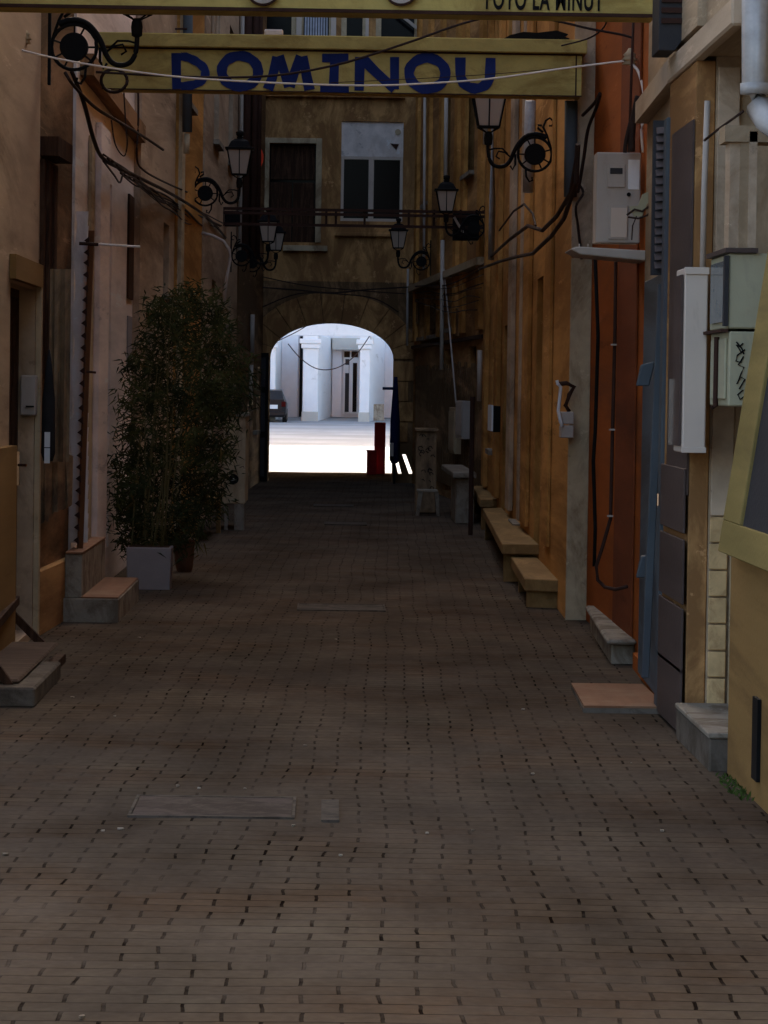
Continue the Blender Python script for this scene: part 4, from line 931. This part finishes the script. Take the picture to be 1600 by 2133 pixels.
# open gate leaf left of passage
a = at(527, 1004, 56.4); b = at(560, 735, 56.4)
t = thing('gate_leaf', (a.x, 56.4, 0), 'open dark gate leaf folded back at the left of the passage', 'gate')
MB().box(a.x, b.x, 56.4, 56.46, .015, b.z).build('leaf', M['black'], t, bevel=.006)
for z0, z1 in ((.1, .75), (.85, 1.5), (1.6, b.z-.08)): MB().box(a.x+.05, b.x-.05, 56.385, 56.399, z0, z1).build('panel', M['panel'], t, bevel=.003)
# red and blue things by passage
a = at(779, 986, 62.5); b = at(806, 880, 62.5)
t = thing('red_board', (a.x, 62.5, 0), 'tall dark red advertising board in the right side of the passage', 'sign')
MB().box(a.x, b.x-.02, 62.5, 62.6, .01, b.z).build('board', M['redm'], t, bevel=.008)
MB().box(a.x+.03, b.x-.05, 62.49, 62.499, .3, b.z-.06).build('face', M['redm'], t)
a = at(764, 984, 62.1); b = at(780, 941, 62.1)
t = thing('red_crate', (a.x, 62.1, 0), 'low dark red crate at the foot of the red board', 'crate')
MB().box(a.x, b.x+.04, 62.1, 62.38, .01, b.z).build('box', M['redm'], t, bevel=.006)
MB().box(a.x-.01, b.x+.05, 62.09, 62.39, b.z+.001, b.z+.03).build('lid', M['redm'], t, bevel=.004)
a = at(822, 945, 56.3); b = at(822, 785, 56.3)
t = thing('blue_parasol', (a.x, 56.3, 0), 'folded dark blue parasol with a cross arm at the right of the passage', 'parasol')
MB().lathe((a.x, 56.3, .35), [(.05, 0), (.085, .06), (.08, .7), (.05, 1.15), (.03, b.z-.35)], 10).build('canopy', M['bluec'], t, smooth=True)
MB().tube([(a.x, 56.3, .01), (a.x, 56.3, .5)], .02, 8).build('pole', M['black'], t)
MB().box(at(797, 810, 56.2).x, a.x, 56.18, 56.22, at(797, 812, 56.2).z, at(797, 806, 56.2).z).build('arm', M['bluec'], t)
a = at(812, 950, 56.0); MB().box(a.x-.0, a.x+.06, 55.98, 56.05, a.z, a.z+.22).build('label', M['metal'], t)

# ------------------------------------------------------------------ beams with writing
YN = 17.3
t = thing('near_sign_beam', (0, YN, 3.5), 'nearest yellow beam across the alley, lettered FOTO LA MINUT', 'sign', 'painted beams over the alley')
zb_ = at(690, 21, YN).z; xl_ = -1.85; xr_ = at(1370, 21, YN).x
MB().box(xl_, xr_, YN, YN+.35, zb_, zb_+.42).build('beam', M['yellowb'], t, bevel=.006)
MB().box(xl_, xr_, YN-.012, YN-.001, zb_-.012, zb_+.006).build('lower_trim', M['rust'], t)
for x in (548, 835):
    q = at(x, -24, YN-.03); d_ = MB().disc(q, .088, (0, 1, 0), .014, 32).build('roundel', M['rust'], t); MB().disc(q+Vector((0, -.016, 0)), .078, (0, 1, 0), .004, 32).build('roundel_face', M['metal'], d_)
cu = bpy.data.curves.new('t', 'FONT'); cu.body = 'FOTO LA MINUT'; cu.size = .155; cu.extrude = .003; cu.space_character = 1.12; cu.offset = .003
to = bpy.data.objects.new('t', cu); COL.objects.link(to); bpy.context.view_layer.update()
me = bpy.data.meshes.new_from_object(to.evaluated_get(bpy.context.evaluated_depsgraph_get())); me.name = 'lettering'
bpy.data.objects.remove(to)
xs = [v.co.x for v in me.vertices]; wd_ = max(xs)-min(xs); x0 = at(1012, 20, YN).x; x1 = at(1256, 20, YN).x; k = (x1-x0)/wd_
zl = at(1130, 23, YN).z+.008
for v in me.vertices: v.co = Vector(((v.co.x-min(xs))*k+x0, YN-.004-v.co.z*1.0, v.co.y+zl))-ORI[t]
me.materials.clear(); me.materials.append(M['black']); o = bpy.data.objects.new('lettering', me); COL.objects.link(o); o.parent = t; ORI[o] = ORI[t]

YS = 23.0
t = thing('dominou_sign', (0, YS, 3.6), 'yellow sign beam across the alley with big blue DOMINOU letters', 'sign', 'painted beams over the alley')
a = at(212, 186, YS); b = at(1213, 110, YS); zb_ = at(700, 192, YS).z; zt_ = at(700, 107, YS).z; z2_ = at(700, 76, YS).z
MB().box(a.x, b.x, YS, YS+.3, zb_, zt_).build('board', M['yellowb'], t, bevel=.004)
MB().box(a.x-.05, b.x+.03, YS-.06, YS+.36, zt_+.008, z2_).build('coping', M['yellowb'], t, bevel=.006)
MB().box(b.x-.045, b.x-.035, YS-.004, YS-.001, zb_, zt_).build('joint', M['rust'], t)
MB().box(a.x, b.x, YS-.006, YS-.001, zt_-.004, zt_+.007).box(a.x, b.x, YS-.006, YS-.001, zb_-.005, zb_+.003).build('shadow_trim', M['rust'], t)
def lp(x, y): q = at(x, y+(x-700)*0.0, YS); return Vector((q.x, YS-.008, q.z))
SC = [0]
def stroke(mb, pts, wd, closed=False):
    P = [lp(x, y) for x, y in pts]; N = len(P); Ls = []; Rs = []
    for i in range(N):
        if closed: d = P[(i+1) % N]-P[i-1]
        else: d = P[min(i+1, N-1)]-P[max(i-1, 0)]
        d.normalize(); s_ = Vector((-d.z, 0, d.x)); ww = wd/2*(1+.08*math.sin(i*1.7+P[0].x*9))
        Ls.append(P[i]+s_*ww); Rs.append(P[i]-s_*ww)
    rng = range(N) if closed else range(N-1)
    SC[0] += 1; ex = .0007*(SC[0] % 5)
    for i in rng:
        j = (i+1) % N; mb.prism([q_-Vector((0, ex, 0)) for q_ in (Ls[i], Ls[j], Rs[j], Rs[i])], (0, .007, 0))
def ell(cx, cy, rx, ry, a0, a1, n=20): return [(cx+rx*math.cos(a0+(a1-a0)*i/n), cy+ry*math.sin(a0+(a1-a0)*i/n)) for i in range(n+1)]
mb = MB(); SW = .068; dn = lambda x: 112+(x-690)*.014
PI = math.pi
def T(pts): return [(x, y+(x-690)*.014) for x, y in pts]
stroke(mb, T([(367, 115), (368, 190)]), SW*.95); stroke(mb, T(smooth_pts2([(377, 122), (392, 124), (412, 134), (427, 149), (424, 167), (405, 180), (377, 184)])), SW*.85)
stroke(mb, T(ell(500, 151, 38, 32, 0, 2*PI, 28)[:-1]), SW, True)
stroke(mb, T([(558, 188), (567, 165), (577, 120)]), SW); stroke(mb, T([(581, 118), (592, 150), (602, 182)]), SW); stroke(mb, T([(604, 182), (614, 150), (627, 118)]), SW); stroke(mb, T([(631, 118), (638, 155), (645, 188)]), SW)
stroke(mb, T([(671, 121), (726, 121)]), SW*.9); stroke(mb, T([(697, 125), (695, 181)]), SW*.9); stroke(mb, T([(667, 184), (727, 184)]), SW*.8)
stroke(mb, T([(750, 118), (748, 188)]), SW*.95); stroke(mb, T([(756, 122), (782, 148), (822, 184)]), SW); stroke(mb, T([(822, 117), (822, 184)]), SW*.95)
stroke(mb, T(ell(890, 150, 38, 32, 0, 2*PI, 28)[:-1]), SW, True)
stroke(mb, T([(959, 116), (959, 150)]+ell(990, 150, 31, 30, PI, 0, 14)[1:-1]+[(1021, 150), (1022, 116)]), SW)
mb.build('lettering', M['blue'], t)
# small junk on the coping
o = MB().box(at(551, 74, 23.1).x, at(590, 74, 23.1).x, 23.02, 23.12, z2_+.002, z2_+.045).build('wrapper', M['white'], None, bevel=.008); tag(o, 'crumpled pale wrapper lying on top of the DOMINOU beam', 'litter')
mb = MB(); pts = [(1050, 80), (1062, 73), (1090, 66), (1120, 68), (1160, 63), (1184, 71), (1176, 76), (1187, 80), (1170, 83), (1060, 82)]
mb.prism([at(x, y, 23.15) for x, y in pts], (0, .12, 0)); o = mb.build('metal_sheet', M['black']); tag(o, 'flat dark metal sheet lying on the right part of the DOMINOU beam', 'metal sheet')
# truss across the alley further back
YTn = 43.6
t = thing('cross_truss', (0, YTn, 3.6), 'thin dark double rail truss spanning the alley before the arch', 'truss')
for i, y in enumerate((437, 446, 469)):
    p = at(455, y-2, YTn); q = at(1012, y+4, YTn); MB().box(p.x, q.x, YTn, YTn+.05, (p.z+q.z)/2-.018, (p.z+q.z)/2+.018).build('rail', M['rust'], t)
for x in (465, 560, 680, 700, 760, 852, 905, 960): 
    p = at(x, 436, YTn); q = at(x, 470, YTn); MB().box(p.x-.015, p.x+.015, YTn+.051, YTn+.08, q.z, p.z).build('strut', M['rust'], t)
for x, y0, y1 in ((968, 440, 500), (470, 440, 470)):
    p = at(x-25, y1, YTn+.5); q = at(x+30, y0, YTn+.5); MB().box(p.x, q.x, YTn+.4, YTn+.7, p.z, q.z).build('end_plate', M['black'], t, bevel=.01)
beam(MB(), at(946, 452, YTn-.1), at(965, 485, YTn-.1), .03, .03).build('stay', M['pipew'], t)

# ------------------------------------------------------------------ lanterns
def make_lamp(label):
    t = bpy.data.objects.new('wall_lantern', None); COL.objects.link(t); ORI[t] = Vector((0, 0, 0))
    tag(t, label, 'wall lantern', 'wrought iron wall lanterns')
    # local: wall at x=0, arm towards +x, drawn in x-z; z=0 ring centre
    MB().box(-.0, .018, -.02, .02, -.22, .33).build('wall_plate', M['black'], t, bevel=.003)
    rc = Vector((.15, 0, 0))
    ring = [rc+Vector((.13*math.cos(a), 0, .13*math.sin(a))) for a in [2*PI*k/28 for k in range(29)]]
    MB().disc(rc, .082, (0, 1, 0), .03, 24).build('boss', M['black'], t, bevel=.004)
    mb = MB().tube(ring, .011, 7)
    for k in range(7): a = 2*PI*k/7+.25*math.sin(k*2.3); mb.tube([rc+Vector((.08*math.cos(a), 0, .08*math.sin(a))), rc+Vector((.128*math.cos(a), 0, .128*math.sin(a)))], .006, 5)
    mb.build('spoked_ring', M['black'], t)
    S = [(.06, .13), (.11, .15), (.17, .155), (.23, .13), (.28, .075), (.31, .02), (.335, -.04), (.37, -.085), (.42, -.10), (.47, -.085), (.50, -.04), (.51, .02), (.512, .07)]
    MB().tube([(x, 0, z) for x, z in smooth_pts2(S)], .018, 8, .014).build('arm', M['black'], t, smooth=True)
    sp = [(.018, .19), (.05, .24), (.09, .27), (.12, .25), (.12, .21), (.095, .2)]
    MB().tube([(x, 0, z) for x, z in [(.03, .06), (.06, .15), (.09, .21), (.07, .26), (.04, .28), (.015, .26), (.02, .22), (.045, .22)]], .009, 6).build('scroll', M['black'], t, smooth=True)
    MB().tube([(x, 0, z) for x, z in [(.09, .17), (.13, .2), (.13, .225), (.1, .22)]], .01, 6).build('scroll', M['black'], t, smooth=True)
    MB().tube([(x, 0, z) for x, z in [(.22, -.1), (.215, -.17), (.19, -.21), (.165, -.2), (.17, -.175)]], .008, 6).build('scroll', M['black'], t, smooth=True)
    MB().tube([(x, 0, z) for x, z in [(.3, .0), (.3, -.08), (.32, -.12), (.34, -.09)]], .009, 6).build('scroll', M['black'], t, smooth=True)
    MB().tube([(x, 0, z) for x, z in [(.33, -.03), (.38, .01), (.43, .02), (.45, -.02), (.42, -.04)]], .007, 6).build('scroll', M['black'], t, smooth=True)
    MB().tube([(x, 0, z) for x, z in [(.36, .0), (.40, .04), (.46, .04), (.5, .03)]], .007, 6).build('scroll', M['black'], t, smooth=True)
    L = Vector((.51, 0, 0))
    MB().lathe(L, [(.012, .06), (.03, .07), (.034, .12), (.03, .15), (.018, .17)], 12).build('socket', M['black'], t, smooth=True)
    k2 = math.sqrt(2)
    f = MB().lathe(L, [(.04*k2, .195), (.085*k2, .197), (.085*k2, .21), (.04*k2, .212)], 4, True).build('lantern_frame', M['black'], t)
    mb = MB()
    for a in range(4):
        th = PI/4+a*PI/2; c_, s_ = math.cos(th), math.sin(th)
        mb.tube([L+Vector((.012*c_, .012*s_, .15)), L+Vector((.04*c_, .04*s_, .17)), L+Vector((.078*k2*c_, .078*k2*s_, .2))], .005, 5)
        mb.tube([L+Vector((.08*k2*c_, .08*k2*s_, .205)), L+Vector((.128*k2*c_, .128*k2*s_, .46))], .007, 5)
    for a in range(4):
        th = a*PI/2; c_, s_ = math.cos(th), math.sin(th)
        mb.tube([L+Vector((.08*c_, .08*s_, .205)), L+Vector((.128*c_, .128*s_, .46))], .006, 5)
    mb.build('frame_bars', M['black'], f)
    for a in range(4):
        th = a*PI/2; c_, s_ = Vector((math.cos(th), math.sin(th), 0)), Vector((-math.sin(th), math.cos(th), 0))
        p = [L+c_*.074+s_*e*.072+Vector((0, 0, .212)) for e in (-1, 1)]; q = [L+c_*.121+s_*e*.118+Vector((0, 0, .458)) for e in (-1, 1)]
        mb = MB(); mb.prism([p[0], p[1], q[1], q[0]], c_*.003); mb.build('glass_pane', M['lampg'], t)
    MB().lathe(L, [(.128*k2, .46), (.15*k2, .465), (.152*k2, .485), (.12*k2, .49), (.09*k2, .55), (.055*k2, .575), (.03*k2, .58), (.035*k2, .60)], 4, True).build('cap', M['black'], t)
    MB().lathe(L, [(.02, .6), (.04, .62), (.045, .655), (.03, .66), (.012, .67)], 10).build('finial', M['black'], t, smooth=True)
    return t
def copy_tree(o, parent=None):
    c = o.copy(); COL.objects.link(c); c.parent = parent
    for ch in [k for k in bpy.data.objects if k.parent == o]: copy_tree(ch, c)
    return c
lamp0 = make_lamp('x')
spots = [  # ring-centre pixel, depth, side, scale, label
    (1155, 322, 25.9, 'R', 1.0, 'black scrolled wall lantern on the ochre house just below the right of the DOMINOU beam'),
    (1012, 475, 43.0, 'R', 1.0, 'black wall lantern at the right end of the cross truss, second on the right'),
    (898, 545, 52.0, 'R', 1.0, 'small black wall lantern on the dark tan house, farthest on the right'),
    (100, 97, 21.4, 'L', 1.1, 'biggest black wall lantern, upper left corner before the DOMINOU beam'),
    (398, 402, 37.5, 'L', 1.05, 'black wall lantern on the pinkish house, left of the red cloth'),
    (480, 533, 45.8, 'L', 1.0, 'black wall lantern on the left just under the cross truss, lower than the red cloth'),
    (505, 548, 51.5, 'L', 1.0, 'smallest black wall lantern on the left, directly left of the stone window sill')]
done = []
for i, (x, y, Y, sd_, s_, lb) in enumerate(spots): done.append(lamp0 if i == 0 else copy_tree(lamp0))
for (x, y, Y, sd_, s_, lb), o in zip(spots, done):
    q = at(x, y, Y); o.location = q; o.rotation_euler = (0, 0, PI if sd_ == 'R' else 0); o.scale = (s_, s_, s_); o['label'] = lb
# red cloth beside the left lantern
q = at(538, 310, 50); t = thing('red_cloth', q, 'small bright red cloth hanging next to the left lantern', 'cloth')
mb = MB(); n_ = 8
for i in range(n_):
    z0 = -.3*i/n_; z1 = -.3*(i+1)/n_; w0 = .03+.05*math.sin(PI*min(1, (i+1)/n_*.9)); w1_ = .03+.05*math.sin(PI*min(1, (i+2)/n_*.9))
    mb.hexa([q+Vector((-w1_, 0, z1)), q+Vector((w1_, .02, z1)), q+Vector((w1_, .04, z1)), q+Vector((-w1_, .02, z1)), q+Vector((-w0, 0, z0)), q+Vector((w0, .02, z0)), q+Vector((w0, .04, z0)), q+Vector((-w0, .02, z0))])
mb.build('cloth', M['redc'], t)

# ------------------------------------------------------------------ overhead cables
def cable(pts, r, mt, label, name='cable'):
    P = smooth_pts([at(x, y, Y) for x, y, Y in pts]); o = MB().tube(P, r, 6).build(name, mt, None, smooth=True); return tag(o, label, 'cable')
cable([(18, 88, 19.8), (38, 102, 19.9), (150, 128, 20), (350, 158, 20), (560, 172, 20), (760, 178, 20), (900, 173, 20), (1030, 163, 20), (1170, 143, 20), (1308, 126, 20)], .0062, M['cablew'], 'long pale cable sagging across the DOMINOU letters')
cable([(1312, 132, 19.9), (1330, 150, 19.8), (1342, 205, 19.7), (1337, 270, 19.6), (1340, 318, 19.6)], .009, M['cablew'], 'pale cable dropping from the insulator to the meter box')
cable([(200, 150, 20.3), (400, 160, 20.3), (560, 158, 20.3), (700, 135, 20.3), (840, 92, 20.3), (960, 50, 20.3), (1040, 33, 20.3), (1130, 38, 20.3), (1230, 60, 20.3), (1310, 76, 20.3), (1340, 95, 20.2), (1350, 118, 20.2), (1342, 138, 20.2)], .008, M['cableb'], 'dark cable climbing from the letter M to the upper right')
cable([(690, 172, 20.4), (900, 162, 20.4), (1080, 150, 20.4), (1250, 133, 20.4)], .0025, M['cableb'], 'hair-thin wire across the right end of the DOMINOU beam')
cable([(1170, 95, 22.8), (1230, 78, 22.6), (1262, 50, 22.4), (1256, 20, 22.2)], .006, M['cableb'], 'short dark wire above the right end of the DOMINOU beam')
cable([(1214, 240, 22.9), (1238, 215, 22.6), (1250, 195, 22.3), (1242, 225, 22.5), (1225, 270, 22.8), (1216, 330, 23.0), (1204, 400, 23.2)], .012, M['cableb'], 'thick forked dark cable hanging on the pale corner right of the beam')
cable([(1205, 380, 23.3), (1196, 372, 23.2), (1215, 400, 23.2), (1200, 430, 23.2), (1204, 470, 23.3), (1212, 540, 23.3)], .009, M['cableb'], 'loose dark cable loop beside the tray end')
cable([(1330, 200, 19.4), (1318, 260, 19.4), (1316, 316, 19.4)], .02, M['cableb'], 'black cable bundle entering the top of the meter box, right strand')
cable([(1345, 215, 19.3), (1322, 230, 19.4), (1305, 290, 19.4), (1302, 318, 19.4)], .012, M['cableb'], 'black cable bundle entering the top of the meter box, left strand')
for x, y, Y, lb in ((1312, 118, 19.9, 'ribbed ceramic insulator on the orange wall at the end of the pale cable'), (50, 75, 20.2, 'faded ceramic insulator on the near left house')):
    q = at(x, y, Y); t = thing('insulator', q, lb, 'insulator', 'ceramic cable insulators')
    MB().lathe(q, [(.01, -.05), (.045, -.045), (.03, -.025), (.05, -.02), (.03, 0), (.04, .01), (.02, .03), (.008, .05)], 14).build('body', M['pil'], t, smooth=True)
# left cable swags
SW_ = [([(135, 150, 21.3), (155, 180, 21.4), (200, 225, 22.5), (250, 255, 25), (300, 285, 27), (340, 312, 29.5)], .011, 'dark cable bundle sloping down from the big left lantern'),
       ([(150, 150, 21.6), (175, 215, 22), (195, 290, 23), (215, 330, 24), (260, 355, 26), (300, 375, 28), (350, 400, 32), (400, 430, 36), (440, 460, 40), (470, 495, 44)], .015, 'long thick cable bundle sagging along the left houses'),
       ([(215, 335, 24), (238, 365, 25), (250, 380, 26), (262, 360, 26.5), (300, 390, 29), (330, 415, 31), (345, 420, 32)], .008, 'lower drooping cable under the thick left bundle'),
       ([(288, 190, 28), (288, 260, 28), (285, 330, 28), (300, 355, 29), (340, 378, 31), (390, 400, 36)], .009, 'vertical dark cable joining the left bundle from the beam'),
       ([(258, 190, 26), (262, 260, 26), (265, 300, 26), (258, 325, 26), (240, 300, 26), (232, 250, 26)], .006, 'thin looped cable hanging under the left end of the beam'),
       ([(360, 420, 34), (390, 440, 36), (420, 470, 39), (450, 480, 43)], .012, 'tangled cable below the second left lantern')]
for p, r_, lb in SW_: cable(p, r_, M['cableb'], lb)
cable([(540, 598, 56.7), (620, 604, 56.7), (690, 610, 56.7), (770, 603, 56.7), (850, 598, 56.7)], .014, M['cableb'], 'dark cable sagging over the passage arch')
cable([(545, 640, 56.6), (620, 612, 56.6), (700, 612, 56.6), (780, 622, 56.6), (830, 650, 56.6)], .012, M['cableb'], 'second dark cable bowing over the voussoirs')
cable([(540, 575, 56.7), (640, 595, 56.7), (760, 606, 56.7), (845, 612, 56.7)], .010, M['cableb'], 'thin cable crossing above the arch ring')
rt = random.Random(31)
for i in range(9):
    x0, y0 = 215+i*9, 330+i*6; n_ = 7; pts = []
    for k in range(n_):
        f = k/(n_-1); x = x0+f*(250-i*12); Yd = 24+f*18; pts.append((x, y0+f*(140-i*4)+rt.uniform(-9, 9)+8*math.sin(f*PI), Yd))
    cable(pts, rt.uniform(.004, .008), M['cableb'], 'one of the thin tangled wires twisted round the thick bundle on the left houses')['group'] = 'thin tangled wires on the left'
for i in range(8):
    x0, y0 = 1015-i*3, 545+i*14; pts = []
    for k in range(6):
        f = k/5; p = wp(WG, x0-f*(150-i*3), y0+f*(45-i*8)+rt.uniform(-6, 6)+10*math.sin(f*PI), .1+.02*(i % 3)); pts.append(p)
    o = MB().tube(smooth_pts(pts), rt.uniform(.005, .009), 6).build('cable', M['cableb'], None, smooth=True)
    tag(o, 'one of the thin dark wires strung along the dark tan house', 'cable', 'thin wires strung along the tan house')
# round coil on left under lamp
q = at(238, 168, 22.0); t_ = MB().tube([q+Vector((.085*math.cos(a), .02*math.sin(a*2), .075*math.sin(a))) for a in [2*PI*k/20 for k in range(21)]], .011, 7).build('cable_coil', M['cableb'], None, smooth=True); tag(t_, 'round coil of dark cable at the left end of the DOMINOU beam', 'cable coil')

# ------------------------------------------------------------------ paving details
def cover(px0, py0, px1, py1, mt, label, name='manhole_cover', rim=True):
    a = gnd(px0, py1, .02); b = gnd(px1, py1, .02); c = gnd(px0, py0, .02)
    y0, y1 = a.y, c.y; t = thing(name, ((a.x+b.x)/2, y0, 0), label, 'cover' if rim else 'paving patch', 'covers set in the paving')
    x0, x1 = a.x, b.x
    if rim:
        MB().box(x0-.012, x1+.012, y0-.03, y0, .0, .0165).box(x0-.012, x1+.012, y1, y1+.03, 0, .0165).box(x0-.012, x0, y0, y1, 0, .0165).box(x1, x1+.012, y0, y1, 0, .0165).build('frame', M['patch'], t)
    MB().box(x0+.002, x1-.002, y0+.002, y1-.002, 0, .0145 if rim else .0165).build('plate', mt, t)
cover(273, 1655, 608, 1694, M['slab'], 'long dark sunken cover plate with pale rim in the near paving')
cover(668, 1663, 708, 1706, M['patch'], 'small square pale concrete patch right of the long cover', 'paving_patch', False)
cover(622, 1256, 800, 1268, M['patch'], 'flat pale cover in the middle distance of the alley')
cover(678, 1086, 762, 1091, M['patch'], 'small pale cover far down the alley, third from the camera')
cover(655, 1049, 735, 1053, M['patch'], 'small pale cover just before the passage')
rs = random.Random(21)
LS = [(370, 1638), (415, 1643), (510, 1643), (250, 1727), (215, 1731), (290, 1328), (150, 1453), (240, 1492), (635, 1553), (710, 1783), (612, 1721), (890, 1736), (1090, 1478), (1315, 1590), (1380, 1731), (1110, 1612), (170, 2120), (10, 1780), (700, 1332), (985, 1730)]
for i, (x, y) in enumerate(LS):
    q = gnd(x, y, .01); mb = MB(); n_ = rs.randint(5, 7); s_ = rs.uniform(.006, .012)
    mb.prism([q+Vector((s_*math.cos(2*PI*k/n_)*rs.uniform(.6, 1.3), s_*1.6*math.sin(2*PI*k/n_)*rs.uniform(.6, 1.3), 0)) for k in range(n_)], (0, 0, rs.uniform(.003, .006)))
    o = mb.build('litter_scrap', M['conc']); tag(o, 'small pale scrap lying loose on the dark pavers', 'litter', 'pale scraps of litter on the paving')
# weeds at the foot of the plinth
t = thing('weeds', gnd(1545, 1650), 'small green weed tuft at the foot of the mustard plinth', 'plant')
mb = MB()
for i in range(110):
    q = gnd(1545, 1650)+Vector((rs.uniform(-.06, .02), rs.uniform(-.4, .5), 0)); q.z = .008
    leaf(mb, q, Vector((rs.uniform(-1, 1), rs.uniform(-1, 1), rs.uniform(.3, 1.4))), rs.uniform(.015, .045), .008, Vector((0, -1, .2)))
mb.build('leaves', M['moss'], t)

# ------------------------------------------------------------------ the square beyond
YFB = 155.0
t = thing('arcade_building', (0, 160, 0), 'white arcaded building across the sunlit square behind the arch', 'building')
def fb(x0, y0, x1, y1, Y, Y2, nm, mt, bev=0):
    a = at(x0, y1, Y); b = at(x1, y0, Y); return MB().box(a.x, b.x, Y, Y2, min(a.z, b.z), max(a.z, b.z)).build(nm, mt, t, bevel=bev)
def col(x0, x1, x2, base, nm):                      # front face x0..x1, oblique side face to x2
    a = at(x0, base, YFB); b = at(x1, base, YFB); c = at(x2, base-16, YFB+7); d = at(x0+2, base-16, YFB+7); zt = 4.0
    MB().hexa([(a.x, YFB, -.1), (b.x, YFB, -.1), (c.x, YFB+7, -.1), (d.x, YFB+7, -.1), (a.x, YFB, zt), (b.x, YFB, zt), (c.x, YFB+7, zt), (d.x, YFB+7, zt)]).build(nm, M['farw'], t)
    MB().box(a.x-.18, b.x+.15, YFB-.15, YFB-.002, 3.62, 3.85).box(a.x-.1, b.x+.1, YFB-.1, YFB-.003, 3.4, 3.615).build('capital', M['farw'], t, bevel=.03)
    MB().box(a.x-.05, b.x+.03, YFB-.06, YFB-.002, 0, .5).build('base', M['farb'], t, bevel=.02)
col(630, 661, 690, 878, 'column'); col(748, 768, 800, 882, 'column'); col(540, 572, 585, 880, 'column'); col(860, 890, 930, 882, 'column'); col(430, 460, 490, 880, 'column')
zg = .2
MB().box(-40, 40, YFB+7.02, YFB+8, zg, 6).build('inner_wall', M['farg'], t)
MB().box(-40, 40, YFB+.0, YFB+.6, 4.01, 4.6).build('arcade_beam', M['farw'], t)
MB().box(-14, 14, YFB+7.03, YFB+9, 6.01, 34).build('shading_upper_floors', M['farw'], t)  # unseen storeys, height and setback shaped to shade the far square
a = at(692, 728, YFB+6.5); b = at(750, 675, YFB+6.5); MB().box(a.x, b.x, YFB+6.2, YFB+7.0, a.z, 4.0).build('lintel_panel', M['farb'], t)
f = fb(714, 728, 750, 862, YFB+6.9, YFB+7.01, 'door', M['farw'])
for x0, y0, x1, y1 in ((717, 732, 729, 744), (732, 732, 746, 744), (718, 748, 728, 858), (734, 756, 744, 858)):
    a = at(x0, y1, YFB+6.85); b = at(x1, y0, YFB+6.85); MB().box(a.x, b.x, YFB+6.86, YFB+6.895, a.z, b.z).build('door_pane', M['glass'] if x0 != 718 else M['panel'], f)
a = at(719, 777, YFB+6.8); b = at(727, 760, YFB+6.8); MB().box(a.x, b.x, YFB+6.83, YFB+6.855, a.z, b.z).build('notice', M['paper'], f)
fb(623, 700, 631, 868, YFB+6.9, YFB+7.01, 'dark_gap', M['black'])
for x0, x1 in ((585, 622), (691, 713)):
    fb(x0, 690, x1, 868, YFB+6.7, YFB+7.01, 'shop_panel', M['farg'])
a = at(778, 876, YFB-.2); b = at(800, 842, YFB-.2)
MB().box(a.x, b.x, YFB-.12, YFB-.065, a.z, b.z).build('repair_patch', M['conc'], t)
cable([(600, 716, 120), (625, 745, 120), (655, 766, 120), (685, 770, 120), (715, 760, 120), (745, 735, 120), (770, 700, 120)], .02, M['cableb'], 'thin dark cable sagging over the sunlit square')
cable([(575, 712, 120), (620, 690, 120), (660, 665, 120)], .018, M['cableb'], 'thin cable crossing the upper left of the arch view')

# car
def car():
    cx_ = at(597, 880, 152).x-.86; Y0 = 152.0
    t = thing('parked_car', (cx_, Y0+2, 0), 'black hatchback seen from behind, parked in the square at the left of the arch view', 'car')
    secs = [(0, .62, 1.02, .30, .70), (.05, .82, 1.06, .26, .72), (.5, .85, 1.45, .24, .62), (1.4, .86, 1.50, .24, .60), (2.4, .86, 1.46, .24, .58), (3.1, .85, 1.02, .24, .72), (3.9, .80, .88, .26, .68), (4.1, .7, .7, .32, .6)]
    mb = MB()
    for dy, hw, zt, zb, tw in secs:
        for sx, z in ((-hw*.9, zb), (-hw, zb+.2), (-hw, .85 if zt > .9 else zt*.9), (-tw, zt), (tw, zt), (hw, .85 if zt > .9 else zt*.9), (hw, zb+.2), (hw*.9, zb)):
            mb.v.append(Vector((cx_+sx, Y0+dy, z)))
    for i in range(len(secs)-1):
        for k in range(8): k2 = (k+1) % 8; mb.f.append((i*8+k, i*8+k2, (i+1)*8+k2, (i+1)*8+k))
    mb.f.append(tuple(range(8))); mb.f.append(tuple(reversed(range(len(secs)*8-8, len(secs)*8))))
    mb.build('body', M['carp'], t, bevel=.02, smooth=False)
    MB().hexa([(cx_-.62, Y0+.03, 1.0), (cx_+.62, Y0+.03, 1.0), (cx_+.62, Y0+.06, 1.0), (cx_-.62, Y0+.06, 1.0), (cx_-.52, Y0+.42, 1.38), (cx_+.52, Y0+.42, 1.38), (cx_+.52, Y0+.46, 1.38), (cx_-.52, Y0+.46, 1.38)]).build('rear_window', M['meterg'], t)
    MB().box(cx_+.0, cx_+.45, Y0-.03, Y0-.005, .62, .80).build('number_plate', M['paper'], t)
    MB().box(cx_-.8, cx_+.8, Y0-.06, Y0+.03, .3, .52).build('bumper', M['carp'], t, bevel=.03)
    for sx in (-1, 1):
        MB().box(cx_+sx*.72-.1, cx_+sx*.72+.1, Y0-.02, Y0+.04, .72, .95).build('tail_light', M['lens'], t, bevel=.01)
        for dy in (.8, 3.3):
            x = cx_+sx*.76; w_ = MB().disc((x, Y0+dy, .31), .31, (1, 0, 0), .1, 20).build('wheel', M['tyre'], t)
            MB().disc((x+sx*.102, Y0+dy, .31), .19, (1, 0, 0), .008, 16).build('rim', M['metal'], w_)
    o = MB().box(cx_+.3, cx_+.34, Y0+.02, Y0+.3, .3, .33).build('tow_eye', M['black'], t)
car()
